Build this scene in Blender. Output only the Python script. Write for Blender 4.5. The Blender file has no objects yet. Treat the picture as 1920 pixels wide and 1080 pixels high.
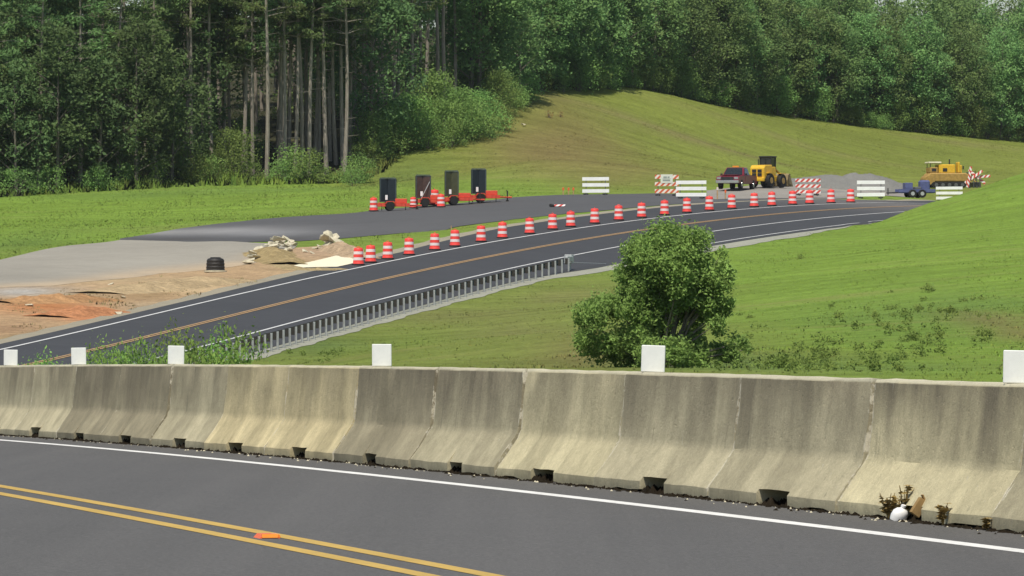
import bpy, bmesh, math, random
import numpy as np
from mathutils import Vector, Matrix

R = math.radians
scene = bpy.context.scene
COL = scene.collection

# ------------------------------------------------------------------ camera
EYE = 1.6                       # eye height above the near road
F = 11420.0                     # focal length in pixels of a 1920-wide frame
cam_d = bpy.data.cameras.new('camera')
cam_d.sensor_width = 36.0
cam_d.lens = 36.0 * F / 1920.0
cam_d.clip_start = 1.0
cam_d.clip_end = 6000.0
cam = bpy.data.objects.new('camera', cam_d)
cam.location = (0, 0, EYE)
cam.rotation_euler = (R(90), 0, 0)
COL.objects.link(cam)
scene.camera = cam

# ------------------------------------------------------------------ world, sun, exposure
SUN = Vector((-0.14, -0.47, 0.87)).normalized()     # direction towards the sun
sun_el = math.asin(SUN.z)
sun_az = math.atan2(SUN.x, SUN.y)
world = bpy.data.worlds.new('World')
scene.world = world
world.use_nodes = True
wn = world.node_tree
bg = wn.nodes['Background']
sky = wn.nodes.new('ShaderNodeTexSky')
sky.sky_type = 'NISHITA'
sky.sun_disc = False
sky.sun_elevation = sun_el
sky.sun_rotation = sun_az
sky.dust_density = 1.0
wn.links.new(sky.outputs[0], bg.inputs[0])
bg.inputs[1].default_value = 0.10
sl = bpy.data.lights.new('sun', 'SUN')
sl.energy = 4.0
sl.angle = R(0.55)
sl.color = (1.0, 0.94, 0.82)
so = bpy.data.objects.new('sun', sl)
so.rotation_euler = SUN.to_track_quat('Z', 'Y').to_euler()
so.location = (0, 0, 60)
COL.objects.link(so)
scene.view_settings.view_transform = 'Standard'
scene.view_settings.look = 'None'
scene.view_settings.exposure = 0.12
scene.view_settings.gamma = 1.0
scene.render.engine = 'CYCLES'
scene.cycles.max_bounces = 6
scene.cycles.diffuse_bounces = 3
scene.cycles.transmission_bounces = 3
scene.cycles.transparent_max_bounces = 6
scene.cycles.volume_bounces = 0

rng = np.random.default_rng(7)
random.seed(7)

# ------------------------------------------------------------------ helpers: materials
def srgb(r, g, b):
    f = lambda c: (c / 255 / 12.92) if c / 255 <= 0.04045 else ((c / 255 + 0.055) / 1.055) ** 2.4
    return (f(r), f(g), f(b))

class NT:
    """small wrapper round a material's node tree"""
    def __init__(self, name):
        self.m = bpy.data.materials.new(name)
        self.m.use_nodes = True
        self.t = self.m.node_tree
        self.b = self.t.nodes['Principled BSDF']
        self.out = self.t.nodes['Material Output']
    def n(self, kind, **kw):
        nd = self.t.nodes.new('ShaderNode' + kind)
        for k, v in kw.items():
            setattr(nd, k, v)
        return nd
    def l(self, a, b):
        self.t.links.new(a, b)
    def coord(self, scale=(1, 1, 1), which='Object'):
        tc = self.n('TexCoord'); mp = self.n('Mapping')
        self.l(tc.outputs[which], mp.inputs[0]); mp.inputs['Scale'].default_value = scale
        return mp.outputs[0]
    def world(self, scale=(1, 1, 1), rot=0.0):
        tc = self.n('NewGeometry'); mp = self.n('Mapping')
        self.l(tc.outputs['Position'], mp.inputs[0]); mp.inputs['Scale'].default_value = scale
        mp.inputs['Rotation'].default_value = (0, 0, rot)
        return mp.outputs[0]
    def noise(self, vec, scale, detail=4, rough=0.6):
        nd = self.n('TexNoise'); self.l(vec, nd.inputs['Vector'])
        nd.inputs['Scale'].default_value = scale; nd.inputs['Detail'].default_value = detail
        nd.inputs['Roughness'].default_value = rough
        return nd.outputs[0]
    def ramp(self, fac, stops):
        nd = self.n('ValToRGB'); self.l(fac, nd.inputs[0]); e = nd.color_ramp.elements
        while len(e) < len(stops): e.new(0.5)
        for i, (p, c) in enumerate(stops):
            e[i].position = p
            e[i].color = (c, c, c, 1) if isinstance(c, (int, float)) else (*c, 1)
        return nd.outputs[0]
    def mix(self, fac, a, b, mode='MIX'):
        nd = self.n('Mix', data_type='RGBA', blend_type=mode)
        for s, v in ((0, fac), (6, a), (7, b)):
            if isinstance(v, (int, float)): nd.inputs[s].default_value = v
            elif isinstance(v, tuple): nd.inputs[s].default_value = (*v, 1)
            else: self.l(v, nd.inputs[s])
        return nd.outputs[2]
    def math(self, op, a, b=0.0):
        nd = self.n('Math', operation=op)
        for i, v in enumerate((a, b)):
            if isinstance(v, (int, float)): nd.inputs[i].default_value = v
            else: self.l(v, nd.inputs[i])
        return nd.outputs[0]
    def bump(self, h, strength=0.3, dist=0.02):
        nd = self.n('Bump'); self.l(h, nd.inputs['Height'])
        nd.inputs['Strength'].default_value = strength; nd.inputs['Distance'].default_value = dist
        self.l(nd.outputs[0], self.b.inputs['Normal'])
    def col(self, c):
        if isinstance(c, tuple): self.b.inputs['Base Color'].default_value = (*c, 1)
        else: self.l(c, self.b.inputs['Base Color'])
    def set(self, rough=0.7, metal=0.0, spec=0.3):
        self.b.inputs['Roughness'].default_value = rough
        self.b.inputs['Metallic'].default_value = metal
        self.b.inputs['Specular IOR Level'].default_value = spec
        return self.m

MAT = {}
def plain(name, color, rough=0.6, metal=0.0, spec=0.3, var=0.25, scale=4.0):
    """paint / plastic / metal with uneven dirt"""
    n = NT(name)
    v = n.coord()
    a = n.noise(v, scale, 5); b = n.noise(v, scale * 7, 3)
    f1 = n.ramp(a, [(0.3, 1 - var), (0.7, 1 + var * 0.3)])
    f2 = n.ramp(b, [(0.3, 1 - var * 0.5), (0.7, 1.0)])
    c = n.mix(1.0, n.mix(1.0, color, f1, 'MULTIPLY'), f2, 'MULTIPLY')
    n.col(c)
    MAT[name] = n.set(rough, metal, spec)

def tinted(name, scales, amt, rough=0.9, bump=None, spec=0.15):
    """ground sheet: colour comes from the 'tint' attribute (what the soil is there), broken up by noise"""
    n = NT(name)
    at = n.n('Attribute'); at.attribute_name = 'tint'
    w = n.world()
    c = at.outputs['Color']
    for s, a in zip(scales, amt):
        nz = n.noise(w, s, 5, 0.65)
        c = n.mix(1.0, c, n.ramp(nz, [(0.25, 1 - a), (0.75, 1 + a)]), 'MULTIPLY')
    n.col(c)
    if bump:
        n.bump(n.noise(w, bump[0], 5, 0.7), bump[1], bump[2])
    MAT[name] = n.set(rough, 0, spec)
    return n

def mown():
    n = NT('ground'); at = n.n('Attribute'); at.attribute_name = 'tint'; w = n.world(); c = at.outputs['Color']
    for s, a in ((0.09, 0.10), (0.55, 0.14), (2.6, 0.20), (9.0, 0.28)):
        c = n.mix(1.0, c, n.ramp(n.noise(w, s, 5, 0.65), [(0.25, 1 - a), (0.75, 1 + a)]), 'MULTIPLY')
    st = n.noise(n.world((0.035, 0.55, 0.2), -0.05), 1.0, 4, 0.6)              # swaths left by the mower
    c = n.mix(1.0, c, n.ramp(st, [(0.30, 0.86), (0.5, 1.0), (0.70, 1.14)]), 'MULTIPLY')
    dry = n.noise(n.world((0.05, 0.30, 0.2), 0.04), 1.0, 5, 0.7)
    c = n.mix(n.ramp(dry, [(0.55, 0.0), (0.72, 0.45)]), c, (0.25, 0.235, 0.085))   # dry straw
    n.col(c); n.bump(n.noise(w, 3.5, 6, 0.75), 0.8, 0.15)
    MAT['ground'] = n.set(0.95, 0, 0.05)
mown()
def blades():
    n = tinted('grass_blades', (0.4, 3.0), (0.15, 0.15), 0.8, None, 0.1)
    up = n.n('CombineXYZ'); up.inputs[2].default_value = 1.0           # thin blades catch the light like the sward they belong to
    g = n.n('NewGeometry'); vm = n.n('VectorMath', operation='MULTIPLY_ADD')
    n.l(g.outputs['Normal'], vm.inputs[0]); vm.inputs[1].default_value = (0.35, 0.35, 0.35); n.l(up.outputs[0], vm.inputs[2])
    nm = n.n('VectorMath', operation='NORMALIZE'); n.l(vm.outputs[0], nm.inputs[0]); n.l(nm.outputs[0], n.b.inputs['Normal'])
blades()
tinted('soil', (0.3, 1.3, 3.3, 9.0), (0.16, 0.26, 0.26, 0.22), 0.95, (1.8, 0.9, 0.35), 0.05)
tinted('gravel', (0.12, 0.8, 6.0, 25.0), (0.08, 0.08, 0.10, 0.20), 0.95, (12.0, 0.5, 0.05), 0.1)
tinted('asphalt_far', (0.08, 0.5, 5.0), (0.08, 0.08, 0.08), 0.85, (15.0, 0.2, 0.02), 0.2)

def asphalt_near():
    n = NT('asphalt_near')
    th = math.atan(-0.2337)                       # the road runs along this heading
    lng = n.world((2.2, 0.03, 1), th)             # stretched along the lane
    w = n.world()
    c = n.mix(n.ramp(n.noise(lng, 1.0, 4), [(0.3, 0.0), (0.7, 1.0)]), (0.095, 0.092, 0.087), (0.110, 0.106, 0.100))
    c = n.mix(1.0, c, n.ramp(n.noise(w, 0.35, 4), [(0.3, 0.97), (0.7, 1.03)]), 'MULTIPLY')
    c = n.mix(1.0, c, n.ramp(n.noise(w, 38, 4, 0.85), [(0.32, 0.62), (0.68, 1.38)]), 'MULTIPLY')
    c = n.mix(n.ramp(n.noise(w, 150, 1), [(0.66, 0.0), (0.72, 0.6)]), c, (0.30, 0.29, 0.27))
    n.col(c)
    n.bump(n.noise(w, 90, 3, 0.7), 0.35, 0.006)
    MAT['asphalt_near'] = n.set(0.85, 0, 0.25)
asphalt_near()

def paint(name, color, wear=0.45):
    n = NT(name)
    w = n.world()
    a = n.noise(w, 14, 5, 0.75)
    c = n.mix(n.ramp(a, [(0.50, 0.0), (0.72, wear)]), color, (0.13, 0.125, 0.12))
    c = n.mix(1.0, c, n.ramp(n.noise(w, 0.8, 3), [(0.3, 0.88), (0.7, 1.05)]), 'MULTIPLY')
    n.col(c)
    MAT[name] = n.set(0.7, 0, 0.2)
paint('paint_white', (0.78, 0.77, 0.73))
paint('paint_yellow', (0.54, 0.36, 0.09))
paint('paint_far_white', (0.62, 0.62, 0.60), 0.3)
paint('paint_far_orange', (0.42, 0.27, 0.13), 0.3)

def concrete():
    n = NT('barrier_concrete')
    info = n.n('ObjectInfo')
    tc = n.n('TexCoord'); sep = n.n('SeparateXYZ'); n.l(tc.outputs['Object'], sep.inputs[0])
    rnd = n.math('MULTIPLY', info.outputs['Random'], 97.0)
    def v(sx, sz, k):
        cb = n.n('CombineXYZ')
        n.l(n.math('ADD', n.math('MULTIPLY', sep.outputs[0], sx), rnd), cb.inputs[0])
        n.l(n.math('ADD', n.math('MULTIPLY', sep.outputs[1], sx), float(k)), cb.inputs[1])
        n.l(n.math('MULTIPLY', sep.outputs[2], sz), cb.inputs[2])
        return cb.outputs[0]
    c = n.mix(1.0, info.outputs['Color'], n.ramp(n.noise(v(0.7, 0.9, 1), 1.0, 4), [(0.3, 0.86), (0.7, 1.1)]), 'MULTIPLY')
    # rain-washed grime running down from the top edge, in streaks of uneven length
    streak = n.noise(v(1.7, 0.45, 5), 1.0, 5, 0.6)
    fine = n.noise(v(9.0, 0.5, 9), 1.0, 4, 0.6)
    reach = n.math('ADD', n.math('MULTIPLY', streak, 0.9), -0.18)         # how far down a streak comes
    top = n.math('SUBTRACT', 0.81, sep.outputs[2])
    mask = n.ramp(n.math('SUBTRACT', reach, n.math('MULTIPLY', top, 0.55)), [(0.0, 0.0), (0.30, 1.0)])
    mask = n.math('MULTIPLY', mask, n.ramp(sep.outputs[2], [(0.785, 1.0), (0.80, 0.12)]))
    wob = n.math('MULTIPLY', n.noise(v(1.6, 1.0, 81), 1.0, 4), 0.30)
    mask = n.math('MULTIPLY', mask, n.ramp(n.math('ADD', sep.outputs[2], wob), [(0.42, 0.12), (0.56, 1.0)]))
    blot = n.ramp(n.noise(v(3.0, 3.2, 91), 1.0, 7, 0.75), [(0.36, 0.80), (0.64, 1.12)])
    c = n.mix(1.0, c, blot, 'MULTIPLY')
    form = n.ramp(n.noise(v(1.1, 0.02, 95), 1.0, 1, 0.2), [(0.47, 0.88), (0.50, 1.03)])          # edges of the form panels
    c = n.mix(1.0, c, form, 'MULTIPLY')
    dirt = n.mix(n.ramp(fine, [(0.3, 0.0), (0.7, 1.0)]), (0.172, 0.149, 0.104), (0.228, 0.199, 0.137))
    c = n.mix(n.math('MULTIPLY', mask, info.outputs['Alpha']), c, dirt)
    # vertical pale lime runs
    runs = n.ramp(n.noise(v(22.0, 1.3, 21), 1.0, 2, 0.5), [(0.72, 0.0), (0.78, 0.55)])
    c = n.mix(runs, c, (0.47, 0.44, 0.35))
    # dark vertical drips
    drip = n.ramp(n.noise(v(13.0, 0.8, 33), 1.0, 3, 0.5), [(0.68, 0.0), (0.76, 0.4)])
    c = n.mix(drip, c, (0.13, 0.12, 0.09))
    # pale chipped corners near the two ends
    ex = n.math('ABSOLUTE', sep.outputs[0])
    endm = n.ramp(n.math('DIVIDE', ex, 1.52), [(0.968, 0.0), (0.985, 1.0)])
    chip = n.math('MULTIPLY', endm, n.ramp(n.noise(v(9, 6, 41), 1.0, 4, 0.8), [(0.50, 0.0), (0.57, 1.0)]))
    c = n.mix(chip, c, (0.62, 0.57, 0.44))
    spots = n.ramp(n.noise(v(7, 7, 57), 3.0, 3, 0.8), [(0.72, 0.0), (0.76, 0.7)])
    c = n.mix(spots, c, (0.58, 0.54, 0.42))
    c = n.mix(n.math('MULTIPLY', n.ramp(n.math('ADD', sep.outputs[2], n.math('MULTIPLY', n.noise(v(3, 3, 61), 1.0, 3), 0.02)), [(0.798, 0.0), (0.812, 1.0)]), 0.8), c, (0.58, 0.54, 0.40))  # sunlit top edge: its brightness is painted in as a paler colour
    # road grime on the toe
    toe = n.ramp(n.math('ADD', sep.outputs[2], n.math('MULTIPLY', n.noise(v(6, 2, 3), 1.0, 4), 0.08)), [(0.03, 1.0), (0.13, 0.0)])
    c = n.mix(n.math('MULTIPLY', toe, 0.6), c, (0.17, 0.16, 0.115))
    c = n.mix(1.0, c, n.ramp(n.noise(v(45, 45, 2), 1.0, 3, 0.7), [(0.3, 0.9), (0.7, 1.08)]), 'MULTIPLY')
    n.col(c)
    pit = n.ramp(n.noise(v(30, 30, 75), 1.0, 2, 0.5), [(0.28, 0.0), (0.36, 1.0)])
    n.bump(n.math('ADD', n.noise(v(16, 13, 70), 1.0, 8, 0.8), n.math('MULTIPLY', pit, 0.25)), 0.5, 0.025)
    MAT['barrier_concrete'] = n.set(0.9, 0, 0.15)
concrete()

def foliage(name, dark, light, trans=0.5, hue=0.06, gain=1.5):
    # a leaf sends back about as much light as it lets through: half of 'gain' each way
    n = NT(name)
    info = n.n('ObjectInfo')
    w = n.world()
    obj = n.coord()
    c = n.mix(n.ramp(n.noise(w, 0.45, 3), [(0.3, 0.0), (0.7, 1.0)]), dark, light)
    c = n.mix(1.0, c, n.ramp(n.noise(obj, 3.0, 2), [(0.3, 0.75), (0.7, 1.25)]), 'MULTIPLY')
    c = n.mix(1.0, c, n.ramp(n.noise(obj, 19.0, 1), [(0.3, 0.72), (0.7, 1.28)]), 'MULTIPLY')
    hs = n.n('HueSaturation')
    n.l(n.math('ADD', n.math('MULTIPLY', info.outputs['Random'], hue), 0.5 - hue * 0.75), hs.inputs['Hue'])
    n.l(n.math('ADD', n.math('MULTIPLY', info.outputs['Random'], (0.62 if hue else 0.2) * gain), (0.66 if hue else 0.85) * gain), hs.inputs['Value'])
    n.l(c, hs.inputs['Color'])
    n.col(hs.outputs[0])
    n.set(0.75, 0, 0.06)
    g = n.n('NewGeometry'); vm = n.n('VectorMath', operation='MULTIPLY_ADD'); vm.inputs[1].default_value = (0.8, 0.8, 0.8); vm.inputs[2].default_value = (0, 0, 0.9)
    n.l(g.outputs['Normal'], vm.inputs[0]); nm = n.n('VectorMath', operation='NORMALIZE'); n.l(vm.outputs[0], nm.inputs[0]); n.l(nm.outputs[0], n.b.inputs['Normal'])
    tr = n.n('BsdfTranslucent'); n.l(hs.outputs[0], tr.inputs['Color'])
    mx = n.n('MixShader'); mx.inputs[0].default_value = trans
    n.l(n.b.outputs[0], mx.inputs[1]); n.l(tr.outputs[0], mx.inputs[2]); n.l(mx.outputs[0], n.out.inputs[0])
    MAT[name] = n.m
foliage('leaf_broad', (0.085, 0.160, 0.058), (0.145, 0.235, 0.080), 0.5, 0.05, 1.8)
foliage('leaf_pine', (0.068, 0.118, 0.045), (0.112, 0.178, 0.060), 0.5, 0.06, 1.8)
foliage('leaf_dark', (0.060, 0.105, 0.045), (0.100, 0.165, 0.058), 0.5, 0.05, 1.7)
foliage('leaf_shrub', (0.105, 0.190, 0.055), (0.170, 0.265, 0.075), 0.5, 0.05, 1.6)
foliage('leaf_bush', (0.130, 0.200, 0.052), (0.190, 0.280, 0.078), 0.5, 0.0, 2.0)
foliage('leaf_weed', (0.085, 0.165, 0.040), (0.14, 0.22, 0.055), 0.5, 0.05, 2.3)

def bark(name, a, b):
    n = NT(name)
    v = n.coord((6, 6, 0.8))
    c = n.mix(n.ramp(n.noise(v, 2.0, 5), [(0.3, 0.0), (0.7, 1.0)]), a, b)
    n.col(c); n.bump(n.noise(v, 4, 4), 0.5, 0.03)
    MAT[name] = n.set(0.9, 0, 0.1)
bark('bark_pine', (0.17, 0.145, 0.12), (0.36, 0.32, 0.27))
bark('bark_broad', (0.10, 0.09, 0.075), (0.20, 0.18, 0.15))

plain('drum_orange', (0.90, 0.070, 0.055), 0.45, 0, 0.4, 0.15)
plain('drum_white', (0.86, 0.72, 0.70), 0.4, 0, 0.4, 0.12)
plain('cone_orange', (0.85, 0.16, 0.05), 0.5, 0, 0.4, 0.15)
plain('rubber', (0.022, 0.021, 0.020), 0.75, 0, 0.3, 0.3)
plain('galvanised', (0.46, 0.48, 0.47), 0.6, 0.1, 0.5, 0.25)
plain('galvanised_dull', (0.10, 0.105, 0.105), 0.8, 0.0, 0.4, 0.35)
plain('blockout_dark', (0.055, 0.052, 0.045), 0.9, 0, 0.1, 0.3)
plain('board_white', (0.93, 0.93, 0.90), 0.45, 0, 0.4, 0.10, 2.0)
plain('marker_white', (0.80, 0.81, 0.78), 0.4, 0, 0.4, 0.10, 5.0)
plain('steel_dark', (0.045, 0.045, 0.048), 0.5, 0.4, 0.4, 0.3)
plain('steel_grey', (0.20, 0.20, 0.20), 0.45, 0.6, 0.5, 0.3)
plain('trailer_orange', (0.74, 0.085, 0.045), 0.45, 0, 0.4, 0.3)
plain('panel_blue', (0.010, 0.017, 0.026), 0.3, 0, 0.5, 0.3)
plain('panel_brown', (0.085, 0.050, 0.040), 0.4, 0, 0.4, 0.3)
plain('panel_olive', (0.062, 0.068, 0.030), 0.45, 0, 0.4, 0.3)
plain('panel_edge', (0.10, 0.13, 0.14), 0.4, 0.3, 0.5, 0.3)
plain('truck_red', (0.22, 0.020, 0.035), 0.3, 0, 0.5, 0.2)
plain('chrome', (0.55, 0.55, 0.55), 0.25, 0.8, 0.5, 0.15)
plain('glass_dark', (0.02, 0.025, 0.028), 0.08, 0, 0.6, 0.1)
plain('machine_yellow', (0.80, 0.48, 0.035), 0.4, 0, 0.45, 0.2)
plain('machine_tan', (0.46, 0.29, 0.08), 0.55, 0, 0.35, 0.35)
plain('bucket_tan', (0.34, 0.26, 0.13), 0.6, 0.2, 0.4, 0.4)
plain('canopy_white', (0.80, 0.76, 0.55), 0.5, 0, 0.3, 0.15)
plain('blue_paint', (0.11, 0.13, 0.28), 0.5, 0, 0.4, 0.35)
plain('rubble_concrete', (0.66, 0.60, 0.44), 0.9, 0, 0.1, 0.35, 1.5)
plain('black_plastic', (0.030, 0.027, 0.025), 0.6, 0, 0.35, 0.4)
plain('wood_stake', (0.55, 0.36, 0.18), 0.8, 0, 0.1, 0.3)
plain('amber', (0.95, 0.30, 0.03), 0.25, 0, 0.6, 0.1)
plain('plastic_white', (0.85, 0.84, 0.82), 0.4, 0, 0.4, 0.1)
plain('cardboard', (0.35, 0.23, 0.10), 0.8, 0, 0.1, 0.3)
plain('dry_leaf', (0.36, 0.26, 0.10), 0.8, 0, 0.1, 0.4)
plain('debris_dark', (0.026, 0.020, 0.013), 0.95, 0, 0.05, 0.5)
plain('sign_white', (0.72, 0.74, 0.62), 0.45, 0, 0.4, 0.1)
plain('sign_grey', (0.30, 0.34, 0.30), 0.6, 0, 0.3, 0.1)
plain('lamp_red', (0.55, 0.03, 0.02), 0.25, 0, 0.6, 0.1)

def striped(name, ca, cb, period, slope):
    """a barricade board: diagonal reflective stripes printed on it"""
    n = NT(name)
    tc = n.n('TexCoord'); sep = n.n('SeparateXYZ'); n.l(tc.outputs['Object'], sep.inputs[0])
    s = n.math('ADD', sep.outputs[0], n.math('MULTIPLY', sep.outputs[2], slope))
    fr = n.math('FRACT', n.math('DIVIDE', n.math('ADD', s, 50.0), period))
    c = n.mix(n.math('GREATER_THAN', fr, 0.5), ca, cb)
    c = n.mix(1.0, c, n.ramp(n.noise(tc.outputs['Object'], 5, 4), [(0.3, 0.85), (0.7, 1.05)]), 'MULTIPLY')
    n.col(c)
    MAT[name] = n.set(0.45, 0, 0.4)
striped('board_stripe_orange', (0.66, 0.13, 0.05), (0.84, 0.78, 0.66), 0.42, -1.0)
striped('board_stripe_red', (0.62, 0.07, 0.05), (0.85, 0.80, 0.76), 0.42, -1.0)

# ------------------------------------------------------------------ helpers: meshes and objects
class MB:
    def __init__(self):
        self.v = []; self.f = []
    def add(self, vs, fs):
        b = len(self.v); self.v += [tuple(p) for p in vs]; self.f += [tuple(i + b for i in q) for q in fs]; return self
    def box(self, c, s, rx=0, ry=0, rz=0):
        m = Matrix.Rotation(rz, 3, 'Z') @ Matrix.Rotation(ry, 3, 'Y') @ Matrix.Rotation(rx, 3, 'X')
        c = Vector(c); hx, hy, hz = s[0] / 2, s[1] / 2, s[2] / 2
        P = [c + m @ Vector((x * hx, y * hy, z * hz)) for z in (-1, 1) for y in (-1, 1) for x in (-1, 1)]
        return self.add(P, [(0, 2, 3, 1), (4, 5, 7, 6), (0, 1, 5, 4), (2, 6, 7, 3), (0, 4, 6, 2), (1, 3, 7, 5)])
    def tube(self, pts, rad, n=8, cap=True):
        pts = [Vector(p) for p in pts]
        rad = rad if isinstance(rad, (list, tuple)) else [rad] * len(pts)
        vs = []; fs = []
        for i, p in enumerate(pts):
            d = (pts[min(i + 1, len(pts) - 1)] - pts[max(i - 1, 0)]).normalized()
            a = d.orthogonal().normalized() if abs(d.z) < 0.9 else Vector((1, 0, 0)).cross(d).normalized()
            b = d.cross(a)
            for k in range(n):
                t = 2 * math.pi * k / n
                vs.append(p + float(rad[i]) * (math.cos(t) * a + math.sin(t) * b))
        for i in range(len(pts) - 1):
            for k in range(n):
                k2 = (k + 1) % n
                fs.append((i * n + k, i * n + k2, (i + 1) * n + k2, (i + 1) * n + k))
        if cap:
            fs.append(tuple(reversed(range(n)))); fs.append(tuple(range((len(pts) - 1) * n, len(pts) * n)))
        return self.add(vs, fs)
    def lathe(self, prof, n=20, c=(0, 0, 0)):
        vs = []; fs = []
        for r, z in prof:
            for k in range(n):
                t = 2 * math.pi * k / n
                vs.append((c[0] + r * math.cos(t), c[1] + r * math.sin(t), c[2] + z))
        for i in range(len(prof) - 1):
            for k in range(n):
                k2 = (k + 1) % n
                fs.append((i * n + k, i * n + k2, (i + 1) * n + k2, (i + 1) * n + k))
        fs.append(tuple(reversed(range(n)))); fs.append(tuple(range((len(prof) - 1) * n, len(prof) * n)))
        return self.add(vs, fs)
    def prism(self, poly, y0, y1):
        """polygon in x,z pulled along y"""
        n = len(poly)
        vs = [(x, y0, z) for x, z in poly] + [(x, y1, z) for x, z in poly]
        fs = [tuple(range(n)), tuple(reversed(range(n, 2 * n)))]
        fs += [(i + n, (i + 1) % n + n, (i + 1) % n, i) for i in range(n)]
        return self.add(vs, fs)
    def wheel(self, c, r, w, n=18, axis='Y'):
        prof = [(r * 0.55, -w / 2), (r * 0.93, -w / 2), (r, -w / 2 * 0.7), (r, w / 2 * 0.7), (r * 0.93, w / 2), (r * 0.55, w / 2)]
        b = len(self.v); self.lathe(prof, n)
        m = Matrix.Rotation(R(90), 3, 'X') if axis == 'Y' else Matrix.Rotation(R(90), 3, 'Y')
        for i in range(b, len(self.v)):
            self.v[i] = tuple(m @ Vector(self.v[i]) + Vector(c))
        return self
    def build(self, name, mat, parent=None, smooth=None, bevel=None):
        me = bpy.data.meshes.new(name)
        me.from_pydata(self.v, [], self.f)
        bm = bmesh.new(); bm.from_mesh(me)
        bmesh.ops.recalc_face_normals(bm, faces=bm.faces)
        if bevel:
            es = [e for e in bm.edges if len(e.link_faces) == 2 and e.calc_face_angle(0) > 0.6]
            bmesh.ops.bevel(bm, geom=es, offset=bevel, segments=1, affect='EDGES', clamp_overlap=True)
        bm.to_mesh(me); bm.free()
        if smooth:
            me.polygons.foreach_set('use_smooth', [True] * len(me.polygons))
            me.set_sharp_from_angle(angle=R(smooth))
        return link(name, me, mat, parent)

def link(name, me, mat, parent=None):
    o = bpy.data.objects.new(name, me)
    if mat is not None and len(me.materials) == 0:
        me.materials.append(MAT[mat])
    COL.objects.link(o)
    if parent is not None: o.parent = parent
    return o

def tag(o, label=None, cat=None, group=None, kind=None):
    for k, v in (('label', label), ('category', cat), ('group', group), ('kind', kind)):
        if v: o[k] = v
    return o

def thing(name, label, cat, loc=(0, 0, 0), rz=0.0, group=None):
    o = bpy.data.objects.new(name, None)
    o.empty_display_size = 0.3
    o.location = loc; o.rotation_euler = (0, 0, rz)
    COL.objects.link(o)
    return tag(o, label, cat, group)

KIDS = {}
def kids(o):
    return [c for c in COL.objects if c.parent == o]
def copy_tree(o, ch=None, parent=None):
    """a copy of a thing with copies of its parts and sub-parts"""
    c = o.copy(); COL.objects.link(c); c.parent = parent
    for k, sub in (ch if ch is not None else tree(o)):
        copy_tree(k, sub, c)
    return c
def tree(o):
    return [(k, tree(k)) for k in kids(o)]

def array_mesh(name, V, Fq, tint=None):
    """mesh from numpy arrays: V (n,3), Fq (m,k) all faces the same size"""
    me = bpy.data.meshes.new(name)
    V = np.asarray(V, np.float32); Fq = np.asarray(Fq, np.int32)
    m, k = Fq.shape
    me.vertices.add(len(V)); me.vertices.foreach_set('co', V.ravel())
    me.loops.add(m * k); me.loops.foreach_set('vertex_index', Fq.ravel())
    me.polygons.add(m); me.polygons.foreach_set('loop_start', np.arange(0, m * k, k, dtype=np.int32))
    me.update(calc_edges=True)
    if tint is not None:
        at = me.color_attributes.new('tint', 'FLOAT_COLOR', 'POINT')
        c = np.ones((len(V), 4), np.float32); c[:, :3] = tint
        at.data.foreach_set('color', c.ravel())
    return me

ORD = ['first', 'second', 'third', 'fourth', 'fifth', 'sixth', 'seventh', 'eighth', 'ninth', 'tenth', 'eleventh', 'twelfth', 'thirteenth',
       'fourteenth', 'fifteenth', 'sixteenth', 'seventeenth', 'eighteenth', 'nineteenth', 'twentieth', 'twenty-first', 'twenty-second',
       'twenty-third', 'twenty-fourth', 'twenty-fifth', 'twenty-sixth', 'twenty-seventh', 'twenty-eighth', 'twenty-ninth', 'thirtieth']
ORD += ['thirty-' + o for o in ORD[:9]] + ['fortieth'] + ['forty-' + o for o in ORD[:9]] + ['fiftieth']

# ------------------------------------------------------------------ the lie of the land
# near road: straight, falling slightly away to the left
def near_line(y):
    """barrier toe: x, dx/dy, z (relative to the eye) at depth y"""
    t = (np.clip(y, -40, 130) - 50) / 10; e = (np.asarray(y, float) - 50) / 10
    x = -1.138 - 2.337 * e
    tz = np.clip(t, -4, 4)
    return x, -0.2337 + 0 * e, -1.458 - 0.0921 * t - 0.01414 * (tz * tz)
ND = math.hypot(1, 0.2337)
def near_frame(x, y):
    """d: metres from the barrier toe towards the camera side; ys: depth of the foot point"""
    d = -((x + 1.138) + 0.2337 * (y - 50)) / ND
    ys = y + d * 0.2337 / ND
    return d, ys
def near_pt(ys, d, h=0.0):
    x, dx, z = near_line(ys)
    return (float(x - d / ND), float(ys - d * 0.2337 / ND), float(z + 0.0045 * max(d, 0) + h + EYE))
def near_z(x, y):
    d, ys = near_frame(x, y)
    return near_line(ys)[2] + 0.0045 * np.maximum(d, 0)

# far road: far edge line, curving to the right and climbing
PX = (-0.7111, 2.1199, 0.8430, 0.0536, -0.07565)
def road_x(y):
    yc = np.clip(y, 190, 478)
    t = (yc - 340) / 100
    x = 10 * (PX[0] + PX[1] * t + PX[2] * t ** 2 + PX[3] * t ** 3 + PX[4] * t ** 4)
    d = 0.1 * (PX[1] + 2 * PX[2] * t + 3 * PX[3] * t ** 2 + 4 * PX[4] * t ** 3)
    return x + d * (y - yc), d
def road_s(x, y):
    t = (np.clip(y, 190, 455) - 340) / 100; k = x / 20
    return (1.158 + 5.7516 * t + 1.289 * t ** 2 - 0.6184 * t ** 3 - 0.2666 * t ** 4 - 0.718 * k - 0.451 * k * t
            + 0.030 * np.maximum(y - 455, 0))
def road_pt(y, off):
    x, d = road_x(y); n = math.hypot(1, d)
    return x + off / n, y - off * d / n

ctrl = []
for yy in range(200, 500, 16):
    for off in (-4.0, 0.0, 4.0, 8.0, 12.0):
        if yy > 440 and off > 8: continue
        x, y = road_pt(float(yy), off)
        ctrl.append((x, y, float(road_s(x, y))))
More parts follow.
